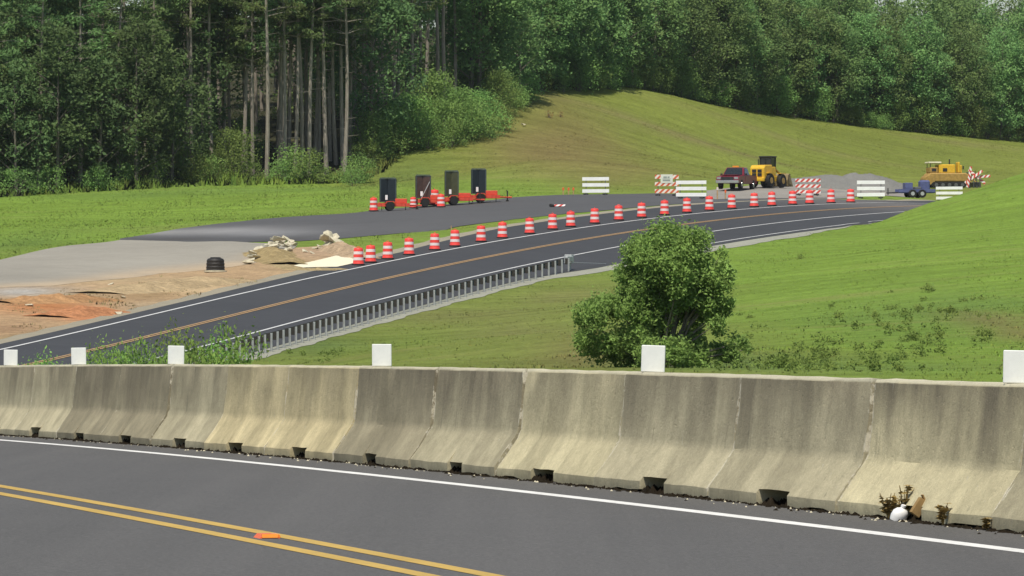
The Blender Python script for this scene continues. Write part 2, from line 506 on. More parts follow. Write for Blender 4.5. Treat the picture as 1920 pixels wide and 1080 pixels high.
# spot heights: (pixel column, pixel row, depth) of points that lie on the ground
spots = [(0, 600, 276), (0, 555, 300), (0, 490, 345), (0, 430, 412), (0, 375, 480), (400, 515, 327), (400, 453, 375), (400, 423, 404), (400, 350, 492),
         (-300, 600, 262), (-300, 490, 335), (-300, 385, 475), (700, 447, 385), (700, 397, 437), (680, 345, 497), (1000, 410, 400), (1000, 370, 448), (1050, 365, 460),
         (1000, 300, 496), (1000, 180, 562), (850, 330, 500), (1060, 164, 588), (1120, 160, 596), (850, 270, 520), (1250, 372, 450), (1250, 355, 480), (1250, 300, 530), (1250, 180, 600), (1450, 372, 462), (1450, 352, 505),
         (1450, 345, 545), (1450, 300, 580), (1450, 213, 640), (1650, 365, 475), (1650, 350, 520), (1700, 340, 560), (1650, 300, 600), (1650, 230, 660),
         (1850, 352, 540), (1850, 335, 580), (1850, 300, 620), (1900, 258, 680), (2150, 345, 560), (2150, 270, 690),
         (1500, 520, 280), (1500, 600, 215), (1500, 690, 155), (1850, 450, 330), (1850, 550, 250), (1850, 640, 185), (1850, 705, 140),
         (1715, 389, 405), (1780, 371, 410), (1850, 348, 416), (1930, 325, 420), (2100, 300, 420), (2200, 450, 320),
         (1000, 600, 270), (1000, 650, 205), (1000, 690, 150), (700, 680, 170), (700, 655, 215), (300, 720, 160), (0, 740, 160)]
for u, v, y in spots:
    ctrl.append(((u - 960) / F * y, y, (540 - v) / F * y))
ctrl += [(x, 100, -2.7) for x in (-30, 0, 30)] + [(-90, 250, -2.5), (-90, 480, 6.5), (90, 250, 1.0), (90, 420, 8.0), (-70, 150, -3.0), (70, 150, -2.2),
         (-60, 580, 17.0), (-30, 590, 17.5), (-60, 660, 27.0), (-10, 660, 27.0), (20, 720, 27.5), (70, 760, 21.0), (140, 640, 17.0), (-140, 640, 15.0), (-140, 300, -1.0), (140, 300, 3.0), (-100, 900, 22.0), (0, 900, 26.0), (100, 900, 21.0),
         (150, 100, -3.0), (-150, 100, -3.0)]
ctrl = np.array(ctrl)
def tps_fit(P, lam):
    X = P[:, :2] / 100.0; n = len(P)
    r2 = ((X[:, None] - X[None]) ** 2).sum(-1)
    K = np.where(r2 > 0, 0.5 * r2 * np.log(np.maximum(r2, 1e-12)), 0) + lam * np.eye(n)
    Q = np.c_[np.ones(n), X]
    A = np.block([[K, Q], [Q.T, np.zeros((3, 3))]])
    w = np.linalg.solve(A, np.r_[P[:, 2], 0, 0, 0])
    return X, w
TX, TW = tps_fit(ctrl, 2e-4)
def tps(x, y):
    x = np.asarray(x, float); sh = x.shape
    q = np.c_[x.ravel(), np.asarray(y, float).ravel()] / 100.0
    out = np.empty(len(q))
    for i in range(0, len(q), 20000):
        s = q[i:i + 20000]
        r2 = ((s[:, None] - TX[None]) ** 2).sum(-1)
        out[i:i + 20000] = (0.5 * r2 * np.log(np.maximum(r2, 1e-12))) @ TW[:-3] + TW[-3] + s @ TW[-2:]
    return out.reshape(sh)
GX = np.arange(-180, 181, 2.0); GY = np.arange(-60, 941, 2.0)
def land(x, y):
    d, ys = near_frame(x, y)
    t = np.clip((-d - 0.9) / 7.0, 0, 1); w = t * t * (3 - 2 * t)
    far = np.where(y < 95, -2.7, 0)
    h = tps(x, np.maximum(y, 95))
    return near_z(x, y) * (1 - w) - 0.06 * (1 - w) + h * w + EYE
_gx, _gy = np.meshgrid(GX, GY, indexing='ij')
LAND = land(_gx, _gy)
def graded(x, y, z):
    # the far road was graded: a smooth carriageway cut into the land
    rx, d = road_x(y); o = (x - rx) / np.sqrt(1 + d * d)
    w = np.clip((o + 9) / 5, 0, 1) * np.clip((15.5 - o) / 4, 0, 1) * np.clip((y - 185) / 20, 0, 1) * np.clip((500 - y) / 30, 0, 1)
    w = w * w * (3 - 2 * w)
    return z * (1 - w) + (road_s(x, y) + EYE) * w
LAND = graded(_gx, _gy, LAND)
def Tz(x, y):
    """ground height (world) by bilinear look-up, so that every sheet follows the same surface"""
    x = np.asarray(x, float); y = np.asarray(y, float)
    fx = np.clip((x - GX[0]) / 2.0, 0, len(GX) - 1.001); fy = np.clip((y - GY[0]) / 2.0, 0, len(GY) - 1.001)
    i = fx.astype(int); j = fy.astype(int); a = fx - i; b = fy - j
    return (LAND[i, j] * (1 - a) * (1 - b) + LAND[i + 1, j] * a * (1 - b) + LAND[i, j + 1] * (1 - a) * b + LAND[i + 1, j + 1] * a * b)
_ys = np.arange(110.0, 800.0, 0.5)
def ground(u, v):
    """the spot of ground seen at photo position u, v"""
    x = (u - 960) / F * _ys; zr = (540 - v) / F * _ys + EYE
    k = np.argmax(Tz(x, _ys) >= zr)
    if k == 0: k = len(_ys) - 1
    return (float(x[k]), float(_ys[k]), float(Tz(x[k], _ys[k])))
def at(u, y):
    x = (u - 960) / F * y
    return (x, y, float(Tz(x, y)))

# what grows or lies where: soft patches of colour over the ground
GREEN = np.array((0.172, 0.262, 0.042)); OLIVE = np.array((0.178, 0.210, 0.044)); MIDG = np.array((0.172, 0.212, 0.048))
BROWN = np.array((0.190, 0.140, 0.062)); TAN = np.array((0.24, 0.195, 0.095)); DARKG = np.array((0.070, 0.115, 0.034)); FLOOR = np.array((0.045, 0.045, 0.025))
patches = []
def patch(u, v, ru, rv, colr, s):
    a = np.array(ground(u, v)); b = np.array(ground(u, v - rv)); c = np.array(ground(u, min(v + rv, 700)))
    patches.append((a[0], (b[1] + c[1]) / 2, ru / F * a[1], max(abs(b[1] - c[1]) / 2, 1.5), colr, s))
for a in ((1060, 260, 120, 70, BROWN, 0.75), (1180, 330, 130, 26, BROWN, 0.5), (960, 280, 120, 40, BROWN, 0.45), (1040, 190, 40, 25, BROWN, 0.3), (800, 300, 120, 26, OLIVE * 0.9, 0.7),
          (760, 320, 60, 20, DARKG * 1.3, 0.5), (1300, 262, 300, 6, TAN * 0.9, 0.55), (1500, 270, 260, 6, TAN * 0.8, 0.4), (1800, 268, 120, 5, TAN * 0.8, 0.4), (1500, 240, 300, 12, OLIVE * 0.85, 0.5), (1600, 285, 200, 8, OLIVE * 0.85, 0.5),
          (1080, 660, 90, 30, BROWN * 0.95, 0.8), (980, 610, 120, 18, TAN * 0.8, 0.45), (1060, 555, 70, 14, TAN * 0.9, 0.4), (850, 590, 160, 14, TAN * 0.75, 0.4), (740, 640, 120, 20, GREEN * 0.8, 0.5), (560, 650, 90, 20, DARKG * 1.2, 0.7),
          (1905, 610, 60, 34, BROWN * 1.05, 0.9), (1700, 600, 200, 45, DARKG * 1.5, 0.45), (1800, 560, 120, 30, DARKG * 1.5, 0.4), (1350, 680, 160, 16, DARKG * 1.3, 0.6), (1600, 690, 200, 12, DARKG * 1.4, 0.5), (1900, 690, 40, 14, TAN * 0.8, 0.6),
          (40, 455, 70, 22, DARKG * 1.5, 0.4), (400, 360, 400, 8, DARKG * 1.6, 0.4), (560, 420, 300, 7, TAN * 0.75, 0.5), (900, 425, 260, 8, OLIVE * 1.15, 0.6), (1250, 365, 200, 7, OLIVE, 0.5), (1850, 420, 150, 20, GREEN * 0.92, 0.4)):
    patch(*a)
def smooth(e0, e1, x):
    t = np.clip((x - e0) / (e1 - e0), 0, 1); return t * t * (3 - 2 * t)
def tree_line(x):
    """depth of the wood's edge at x"""
    return np.interp(x, (-180, -42, -24, -12.5, -6, 2.0, 14, 27.5, 40, 56, 75, 180), (480, 486, 497, 503, 530, 576, 606, 640, 652, 676, 690, 740))
def tint(x, y):
    wx = 3 * np.sin(x * 0.31 + y * 0.05) + 2 * np.sin(y * 0.17 + x * 0.11) + 1.2 * np.sin(x * 0.9 - y * 0.4)
    hill = smooth(468, 500, y + wx) * smooth(-16, -10, x + 0.3 * wx)
    mid = smooth(400, 300, y) * smooth(12, 4, x + wx * 0.4)
    c = GREEN[None] * (1 - mid)[:, None] + MIDG[None] * mid[:, None]
    c = c * (1 - hill)[:, None] + OLIVE[None] * hill[:, None]
    for px, py, rx, ry, pc, s in patches:
        q = ((x - px + 0.25 * wx * min(rx, 4) / 4) / rx) ** 2 + ((y - py + wx * 0.5 * min(ry, 4) / 4) / ry) ** 2
        w = (s * np.exp(-q * 1.1))[:, None]
        c = c * (1 - w) + np.asarray(pc)[None] * w
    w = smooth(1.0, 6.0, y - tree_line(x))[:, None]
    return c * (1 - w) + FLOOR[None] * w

# ------------------------------------------------------------------ ground sheet
def grid_faces(nx, ny):
    i, j = np.meshgrid(np.arange(nx - 1), np.arange(ny - 1), indexing='ij')
    a = (i * ny + j).ravel()
    return np.c_[a, a + ny, a + ny + 1, a + 1]
def build_ground():
    ex = np.r_[np.linspace(-2500, -200, 8), GX, np.linspace(200, 2500, 8)]
    ey = np.r_[np.linspace(-800, -80, 6), GY, np.linspace(960, 4000, 12)]
    X, Y = np.meshgrid(ex, ey, indexing='ij')
    Z = Tz(X, Y)
    out = np.maximum(np.abs(X) - 180, 0) + np.maximum(Y - 940, 0)
    Z = Z * np.exp(-out / 900.0)
    xf, yf = X.ravel(), Y.ravel()
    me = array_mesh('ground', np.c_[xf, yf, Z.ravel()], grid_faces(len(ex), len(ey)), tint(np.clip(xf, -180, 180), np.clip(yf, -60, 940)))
    me.polygons.foreach_set('use_smooth', [True] * len(me.polygons))
    tag(link('ground', me, 'ground'), kind='structure')
build_ground()

def resample(P, n):
    P = np.asarray(P, float); s = np.r_[0, np.cumsum(np.hypot(*np.diff(P[:, :2], axis=0).T))]
    t = np.linspace(0, s[-1], n)
    return np.c_[np.interp(t, s, P[:, 0]), np.interp(t, s, P[:, 1])]
def loft(name, A, B, lift, colr, mat, n=60, m=10, jit=0.0, spots=(), parent=None, hump=None, kind='structure', seed=1):
    """a sheet between two ground lines A and B (world x, y), following the land"""
    rg = np.random.default_rng(seed)
    A = resample(A, n); B = resample(B, n)
    if jit:
        for L in (A, B):
            k = rg.normal(0, jit, n); k = np.convolve(k, [0.25, 0.5, 0.25], 'same'); L[:, 1] += k * 4; L[:, 0] += k * 0.6
    t = np.linspace(0, 1, m)[None, :, None]
    P = A[:, None] * (1 - t) + B[:, None] * t
    x, y = P[..., 0].ravel(), P[..., 1].ravel()
    z = Tz(x, y) + lift
    if hump is not None:
        tt = np.tile(np.linspace(0, 1, m), n); ss = np.repeat(np.linspace(0, 1, n), m)
        z = z + hump(ss, tt)
    c = np.tile(np.asarray(colr, float), (len(x), 1))
    for sx, sy, rx, ry, pc, s in spots:
        w = (s * np.exp(-((x - sx) / rx) ** 2 - ((y - sy) / ry) ** 2))[:, None]
        c = c * (1 - w) + np.asarray(pc)[None] * w
    me = array_mesh(name, np.c_[x, y, z], grid_faces(n, m), c)
    me.polygons.foreach_set('use_smooth', [True] * len(me.polygons))
    o = link(name, me, mat, parent)
    if kind and parent is None: o['kind'] = kind
    return o
def gpts(px):
    return [ground(u, v)[:2] for u, v in px]
def spot(u, v, ru, rv, colr, s):
    a = ground(u, v); b = ground(u, v - rv)
    return (a[0], a[1], ru / F * a[1], max(abs(b[1] - a[1]), 1.0), np.asarray(colr, float), s)

# ------------------------------------------------------------------ near road
def strip(name, d0, d1, h, mat, parent=None, y0=-30.0, y1=150.0, n=60):
    """a band of the near road between two distances from the barrier toe"""
    ys = np.linspace(y0, y1, n)
    V = [near_pt(y, d, h) for y in ys for d in (d0, d1)]
    me = array_mesh(name, V, grid_faces(n, 2))
    return link(name, me, mat, parent)
near_road = strip('near_road', -0.75, 9.2, 0.0, 'asphalt_near')
tag(near_road, kind='structure')
strip('edge_line', 0.70, 0.84, 0.004, 'paint_white', near_road)
strip('center_line', 4.02, 4.13, 0.004, 'paint_yellow', near_road)
strip('center_line', 4.31, 4.42, 0.004, 'paint_yellow', near_road)
strip('edge_line', 7.60, 7.74, 0.004, 'paint_white', near_road)

# ------------------------------------------------------------------ far road
def road_band(name, off0, off1, lift, colr, mat, y0, y1, n, m=6, parent=None, spots=()):
    """off0, off1: numbers or functions of depth"""
    f0 = off0 if callable(off0) else (lambda y: off0)
    f1 = off1 if callable(off1) else (lambda y: off1)
    ys = np.linspace(y0, y1, n)
    A = np.array([road_pt(y, f0(y)) for y in ys]); B = np.array([road_pt(y, f1(y)) for y in ys])
    t = np.linspace(0, 1, m)[None, :, None]
    P = A[:, None] * (1 - t) + B[:, None] * t
    x, y = P[..., 0].ravel(), P[..., 1].ravel()
    c = np.tile(np.asarray(colr, float), (len(x), 1))
    for sx, sy, rx, ry, pc, s in spots:
        w = (s * np.exp(-((x - sx) / rx) ** 2 - ((y - sy) / ry) ** 2))[:, None]
        c = c * (1 - w) + np.asarray(pc)[None] * w
    me = array_mesh(name, np.c_[x, y, Tz(x, y) + lift], grid_faces(n, m), c)
    me.polygons.foreach_set('use_smooth', [True] * len(me.polygons))
    o = link(name, me, mat, parent)
    if parent is None: o['kind'] = 'structure'
    return o
sh_far = lambda y: float(np.interp(y, (200, 300, 350, 380, 420, 560), (-0.9, -1.0, -1.6, -3.6, -4.2, -4.2)))
sh_near = lambda y: float(np.interp(y, (200, 330, 345, 400, 560), (10.0, 10.1, 11.2, 11.6, 11.4)))
ASPH = np.array((0.056, 0.057, 0.060)); GRAVEL = np.array((0.30, 0.28, 0.235)); STUB = np.array((0.092, 0.091, 0.091))
far_road = road_band('far_road', sh_far, sh_near, 0.030, ASPH, 'asphalt_far', 150, 560, 300, 16,
                     spots=[(28, 450, 12, 16, np.array((0.16, 0.15, 0.14)), 0.7)])
road_band('gravel_shoulder', lambda y: sh_near(y) - 0.2, lambda y: sh_near(y) + float(np.interp(y, (200, 330, 345, 392, 408, 560), (1.0, 1.1, 1.5, 1.5, 0.2, 0.1))) + 0.06 * math.sin(y * 1.3) + 0.10 * math.sin(y * 0.47), 0.016, np.array((0.31, 0.31, 0.25)), 'gravel', 150, 430, 300, 4)
road_band('gravel_shoulder', lambda y: sh_far(y) + 0.2, lambda y: sh_far(y) - 0.9 - 0.08 * math.sin(y * 0.9), 0.016, np.array((0.30, 0.27, 0.20)), 'gravel', 150, 480, 260, 4)
lw = 0.16
road_band('edge_line', 0.0, lw, 0.048, (1, 1, 1), 'paint_far_white', 150, 540, 500, 2, far_road)
road_band('edge_line', 7.2, 7.2 + lw, 0.048, (1, 1, 1), 'paint_far_white', 150, 540, 500, 2, far_road)
road_band('center_line', 3.42, 3.56, 0.048, (1, 1, 1), 'paint_far_orange', 150, 540, 500, 2, far_road)
road_band('center_line', 3.66, 3.80, 0.048, (1, 1, 1), 'paint_far_orange', 150, 540, 500, 2, far_road)
road_band('lane_line', lambda y: sh_near(y) - 0.75, lambda y: sh_near(y) - 0.61, 0.048, (1, 1, 1), 'paint_far_white', 362, 540, 260, 2, far_road)

# ------------------------------------------------------------------ works area: soil, gravel pad, new asphalt
edge_px = [(-60, 668), (0, 648), (60, 633), (150, 612), (250, 590), (350, 568), (450, 545), (540, 525), (620, 508), (675, 495)]
DIRT = np.array((0.44, 0.305, 0.175))
loft('dirt_bank', gpts([(-60, 545), (0, 530), (100, 522), (200, 514), (300, 504), (400, 496), (470, 484), (540, 466), (620, 460), (680, 470)]), gpts(edge_px), 0.012, DIRT, 'soil', 110, 26, 0.10,
     [spot(90, 575, 110, 14, (0.46, 0.185, 0.070), 0.9), spot(165, 597, 50, 7, (0.52, 0.20, 0.085), 0.95), spot(20, 618, 70, 16, (0.33, 0.21, 0.12), 0.8), spot(60, 640, 60, 10, (0.13, 0.15, 0.05), 0.9),
      spot(40, 548, 90, 10, (0.40, 0.39, 0.36), 0.9), spot(280, 550, 60, 16, (0.27, 0.185, 0.09), 0.7), spot(370, 543, 70, 8, (0.60, 0.45, 0.26), 0.8), spot(230, 525, 110, 8, (0.44, 0.34, 0.20), 0.7),
      spot(580, 500, 70, 10, (0.36, 0.28, 0.15), 0.7), spot(600, 470, 50, 12, (0.42, 0.30, 0.20), 0.8), spot(120, 560, 60, 8, (0.30, 0.27, 0.14), 0.5), spot(290, 575, 80, 8, (0.36, 0.30, 0.20), 0.6)], seed=3)
loft('gravel_pad', gpts([(-80, 508), (0, 488), (60, 474), (130, 461), (230, 450), (330, 453), (470, 456), (560, 460)]), gpts([(-80, 560), (0, 540), (100, 537), (200, 526), (300, 514), (400, 506), (470, 496), (540, 476)]), 0.022, GRAVEL, 'gravel', 80, 16, 0.08,
     [spot(300, 490, 120, 14, GRAVEL * 1.08, 0.8), spot(20, 515, 60, 20, GRAVEL * 0.92, 0.8), spot(380, 505, 80, 10, np.array((0.36, 0.30, 0.22)), 0.6)] + [spot(u, v, 60, 7, DIRT * np.array((1.05, 1.15, 1.3)), 0.85) for u, v in ((-40, 550), (30, 541), (100, 537), (170, 529), (240, 521), (310, 512), (380, 507), (450, 498), (520, 480))], seed=4)
loft('new_asphalt', gpts([(225, 448), (330, 431), (450, 416), (560, 406), (700, 395), (850, 383), (930, 375), (1050, 366), (1230, 363), (1330, 366), (1420, 363), (1500, 358), (1600, 355)]),
     gpts([(225, 451), (330, 453), (460, 455), (560, 453), (650, 447), (750, 438), (850, 427), (950, 414), (1030, 405), (1130, 396), (1250, 385), (1400, 377), (1500, 373), (1600, 371)]), 0.026, STUB, 'asphalt_far', 160, 24, 0.03,
     [spot(420, 434, 120, 7, (0.26, 0.255, 0.25), 0.85), spot(520, 438, 80, 6, (0.24, 0.24, 0.24), 0.7), spot(300, 437, 60, 5, (0.28, 0.275, 0.26), 0.7), spot(330, 450, 90, 3, (0.07, 0.065, 0.06), 0.8), spot(520, 451, 60, 3, (0.07, 0.065, 0.06), 0.8),
      spot(1480, 363, 60, 8, (0.27, 0.25, 0.22), 0.85), spot(1600, 363, 80, 10, (0.27, 0.25, 0.23), 0.85), spot(1380, 368, 40, 5, (0.22, 0.20, 0.18), 0.7)], seed=5)
loft('gravel_apron', gpts([(1325, 358), (1400, 350), (1480, 346), (1580, 344), (1700, 346)]), gpts([(1330, 375), (1400, 373.5), (1500, 371), (1600, 370), (1705, 371)]), 0.036, np.array((0.27, 0.25, 0.22)), 'gravel', 60, 16, 0.05, seed=8)
tinted('soil_pale', (0.5, 3.0), (0.04, 0.06), 0.95, (4.0, 0.3, 0.05), 0.05)
tag(loft('sand_patch', gpts([(545, 501), (600, 489), (630, 481), (650, 482), (674, 489)]), gpts([(552, 504), (595, 503), (632, 502), (655, 497), (676, 491)]), 0.05, np.array((0.76, 0.70, 0.52)), 'soil_pale', 40, 10, 0.02, seed=6), kind='structure')

def berm(name, line, w, h, colr, seed):
    """a low soil bank along a ground line"""
    P = resample(gpts(line), 50)
    d = np.gradient(P, axis=0); nn = np.c_[-d[:, 1], d[:, 0]] / np.hypot(d[:, 0], d[:, 1])[:, None]
    rg = np.random.default_rng(seed); wob = np.convolve(rg.normal(0, 0.25, 50), [0.25, 0.5, 0.25], 'same')
    hump = lambda s, t: h * np.sin(np.pi * t) ** 1.2 * np.sin(np.pi * np.clip(s, 0.02, 0.98)) ** 0.4 * (1 + 0.25 * np.sin(s * 23 + seed) + 0.15 * np.sin(t * 19 + s * 31)) - 0.05
    return tag(loft(name, P + nn * (w / 2 + wob[:, None]), P - nn * (w / 2 + wob[:, None]), 0.05, colr, 'soil', 60, 14, 0, hump=hump, seed=seed), kind='structure')
berm('dirt_berm', [(500, 474), (510, 484), (524, 492), (540, 497)], 3.0, 0.42, np.array((0.34, 0.26, 0.13)), 11)
berm('dirt_berm', [(528, 498), (555, 506), (595, 508), (640, 505)], 1.6, 0.13, np.array((0.36, 0.28, 0.15)), 16)
berm('dirt_berm', [(622, 464), (642, 473), (668, 483), (688, 487)], 2.4, 0.42, np.array((0.42, 0.31, 0.20)), 12)
berm('dirt_berm', [(90, 596), (130, 592), (165, 588), (195, 584)], 3.0, 0.30, np.array((0.46, 0.21, 0.10)), 13)
berm('dirt_berm', [(180, 551), (250, 545), (330, 536), (420, 524)], 4.0, 0.28, np.array((0.44, 0.33, 0.19)), 14)
berm('dirt_berm', [(0, 568), (60, 567), (140, 564), (190, 562)], 3.6, 0.30, np.array((0.42, 0.24, 0.115)), 15)

# ------------------------------------------------------------------ concrete barrier sections along the near road
SEC = 3.05
def barrier_mesh(seed, trash=False):
    """one jersey-shaped section, x along the run, -y towards the road; a drain slot through the foot"""
    rg = random.Random(seed)
    half = [(0.305, 0.0), (0.305, 0.075), (0.225, 0.187), (0.146, 0.300), (0.130, 0.330), (0.123, 0.365), (0.100, 0.575), (0.078, 0.79), (0.062, 0.81)]
    full = [(-y, z) for y, z in half] + [(y, z) for y, z in reversed(half)]
    zc = 0.095 + rg.uniform(-0.015, 0.02)
    def cut(prof):
        out = []
        for y, z in prof:
            if z >= zc: out.append((y, z))
        return [(-0.285, zc)] + out + [(0.285, zc)]
    mid = rg.uniform(-0.12, 0.12); hw = rg.uniform(0.24, 0.40)
    L = SEC / 2 - 0.018
    b = MB()
    memo = {}
    def jit(x, y, z, e):
        key = (round(x, 3), y, z)
        if key not in memo: memo[key] = (rg.uniform(-e, e) * 0.6, rg.uniform(-e, e) * 0.5 if z > 0.01 else rg.choice((0.0, 0.006, 0.014, 0.022)))
        return memo[key]
    def seg(x0, x1, prof, k):
        xs = np.linspace(x0, x1, k + 1); n = len(prof); vs = []; fs = []
        for i, x in enumerate(xs):
            for y, z in prof:
                jy, jz = jit(x, y, z, 0.006 if abs(x) < L - 0.01 else 0.011)
                vs.append((x, y + jy, z + jz))
        for i in range(k):
            for q in range(n):
                q2 = (q + 1) % n
                fs.append((i * n + q, i * n + q2, (i + 1) * n + q2, (i + 1) * n + q))
        fs.append(tuple(range(n))); fs.append(tuple(reversed(range(k * n, (k + 1) * n))))
        b.add(vs, fs)
    seg(-L, mid - hw, full, 4); seg(mid - hw, mid + hw, cut(full), 3); seg(mid + hw, L, full, 4)
    b.slot = (mid, hw)
    return b
# (tone, how deep the grime) by section, counted from the near end of the run
tones = {'dark': (0.34, 0.30, 0.20), 'mid': (0.465, 0.415, 0.275), 'light': (0.58, 0.515, 0.325), 'warm': (0.60, 0.51, 0.30)}
sec_tone = [('mid', .8), ('dark', .8), ('mid', .8), ('mid', .85), ('light', 1.0), ('mid', .85), ('mid', .75), ('light', .55), ('mid', .95), ('dark', .95), ('warm', .5), ('warm', .5), ('mid', .75), ('dark', .85), ('dark', .95), ('mid', .75)]
K0 = 4                                # the section whose slot holds the litter
ys0 = 35.25                           # depth of its middle
DY = SEC * 1.0 / ND
sections = []; slots = []
brng = random.Random(5)
for i in range(22):
    ysc = ys0 + (i - K0) * DY
    j = i - K0 + 1                    # 1 = the litter section
    if j == 1: lab = 'concrete barrier section with litter and dry weeds stuffed in its drain slot'
    elif j == 0: lab = 'concrete barrier section cut off by the right edge, beside the littered one'
    elif j < 0: lab = 'concrete barrier section beyond the right edge, %s right of the littered one' % ORD[-j]
    else: lab = 'stained concrete barrier section, %s to the left of the littered one' % ORD[j - 2]
    bmesh_ = barrier_mesh(i); slots.append((i, bmesh_.slot))
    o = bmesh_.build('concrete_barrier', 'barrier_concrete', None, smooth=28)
    x, y, z = near_pt(ysc, -0.305 + brng.uniform(-0.012, 0.012))
    _, _, zz = near_line(ysc + 0.5); _, _, zy = near_line(ysc - 0.5)
    o.location = (x, y, z)
    pitch = math.atan(float(zz - zy)) * 0.97
    # local +x runs along the barrier towards the near end, local -y faces the road
    dirv = Vector((0.2337, -1, -float(zz - zy))).normalized()
    side = Vector((0, 0, 1)).cross(dirv).normalized()          # +y
    up = dirv.cross(side)
    o.rotation_euler = Matrix((dirv, side, up)).transposed().to_euler()
    o.rotation_euler.z += brng.uniform(-0.004, 0.004)
    tn, gr = sec_tone[i % len(sec_tone)]; t = tones[tn]; k = brng.uniform(0.96, 1.05)
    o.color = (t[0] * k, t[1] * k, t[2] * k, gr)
    tag(o, lab, 'barrier', 'concrete barrier sections along the near road')
    sections.append(o)

# reflector plates standing on the barrier
def marker(ysc, lab, tilt):
    x, y, z = near_pt(ysc, -0.305, 0.808)
    t = thing('barrier_marker', lab, 'marker', (x, y, z), 0.0, 'white marker plates on the barrier')
    w, h = 0.165, 0.185
    p = MB().box((0, 0, h / 2 + 0.004), (w, 0.016, h)).build('plate', 'marker_white', t, bevel=0.004)
    p.rotation_euler = (R(2), R(tilt), R(-6))
    f = MB().box((0, 0.04, 0.006), (0.11, 0.07, 0.012)).box((0, 0.014, 0.04), (0.03, 0.012, 0.075)).build('bracket', 'galvanised_dull', t)
    return t
def ys_for_u(u):
    yy = np.linspace(25, 120, 4000); x = near_line(yy)[0] + 0.305 / ND; yr = yy + 0.305 * 0.2337 / ND
    return float(np.interp(-u, -(960 + F * x / yr), yy))
for u, lab, tl in ((20, 'small white marker plate on the barrier, cut by the left edge', 1), (148, 'white marker plate on the barrier below the orange center line', -1),
               (330, 'pale white marker plate on the barrier in front of leafy weeds', 1), (716, 'white marker plate on the barrier in front of the mown grass', 0),
               (1224, 'white marker plate on the barrier in front of the round bush', 2), (1908, 'large white marker plate on the barrier at the right edge', 1)):
    marker(ys_for_u(u), lab, tl)

# road stud between the yellow lines
yy_ = np.linspace(25, 60, 2000)
px_ = np.array([near_pt(a, 4.20) for a in yy_]); ustud = 960 + F * px_[:, 0] / px_[:, 1]
ystud = float(np.interp(-500, -ustud, yy_))
t = thing('road_stud', 'amber reflective road stud between the yellow center lines', 'road stud', near_pt(ystud, 4.20, 0.002), math.atan(0.2337))
MB().prism([(-0.055, 0), (0.055, 0), (0.035, 0.022), (-0.035, 0.022)], -0.06, 0.06).build('body', 'cone_orange', t)
MB().box((0, -0.0575, 0.013), (0.085, 0.012, 0.020), rx=R(-12)).build('lens', 'amber', t)
MB().box((0.052, 0, 0.012), (0.012, 0.10, 0.018), ry=R(-30)).build('lens', 'amber', t)
t.scale = (1.0, 1.5, 1.0)

# litter caught at the slot
lx, ly, lz = near_pt(ys0 + 0.12, 0.05)
cup = thing('plastic_jug', 'white crushed plastic jug at the foot of the barrier', 'jug', (lx, ly, lz), 0.5)
MB().lathe([(0.030, 0.0), (0.055, 0.008), (0.062, 0.05), (0.058, 0.09), (0.040, 0.115), (0.018, 0.125), (0.016, 0.14)], 14).build('body', 'plastic_white', cup, smooth=40)
MB().lathe([(0.019, 0.138), (0.019, 0.155), (0.012, 0.158)], 10).build('cap', 'plastic_white', cup, smooth=40)
for c in kids(cup): c.rotation_euler = (R(20), R(12), 0)
cup.scale = (0.8, 0.8, 0.66)
bx, by, bz = near_pt(ys0 - 0.12, -0.01)
box_ = thing('cardboard_carton', 'torn brown carton leaning on the barrier beside the white jug', 'carton', (bx, by, bz), 0.35)
MB().box((0, 0, 0.14), (0.10, 0.05, 0.17), ry=R(35)).build('carton', 'cardboard', box_, bevel=0.004)
MB().box((0.045, 0, 0.23), (0.06, 0.045, 0.012), ry=R(70)).build('flap', 'cardboard', box_)
box_.scale = (0.62,) * 3
def dry_plant(u_ys, d, h, n, lab, seed):
    rg = random.Random(seed); x, y, z = near_pt(u_ys, d)
    t = thing('dry_weed', lab, 'weed', (x, y, z), 0, 'dry weeds at the foot of the barrier')
    st = MB(); lf = MB()
    for k in range(n):
        a = rg.uniform(0, 6.28); ln = h * rg.uniform(0.5, 1); le = rg.uniform(0.1, 0.45)
        top = Vector((math.cos(a) * ln * le, math.sin(a) * ln * le * 0.4 - 0.02, ln))
        st.tube([(0, 0, 0), top * 0.5 + Vector((0, 0, 0.02)), top], [0.004, 0.003, 0.002], 4, False)
        for q in range(5):
            p = top * rg.uniform(0.35, 1.0); s = rg.uniform(0.015, 0.04)
            m = Matrix.Rotation(rg.uniform(0, 6.28), 3, 'Z') @ Matrix.Rotation(rg.uniform(-1, 1), 3, 'X')
            lf.add([p + m @ Vector(q_) for q_ in ((-s, 0, 0), (0, -s * .5, 0.003), (s, 0, 0), (0, s * .5, 0.003))], [(0, 1, 2, 3)])
    st.build('stem', 'dry_leaf', t); lf.build('leaf', 'dry_leaf', t)
dry_plant(ys0 + 0.38, 0.02, 0.17, 12, 'dry brown weed in the slot left of the white jug', 1)
dry_plant(ys0 + 0.2, -0.02, 0.21, 10, 'tall dry yellow weed behind the white jug', 2)
dry_plant(ys0 - 0.70, 0.03, 0.14, 8, 'pale dry weed right of the torn carton', 3)
dry_plant(ys0 - 1.5, 0.03, 0.08, 6, 'short dry weed at the joint right of the littered slot', 4)

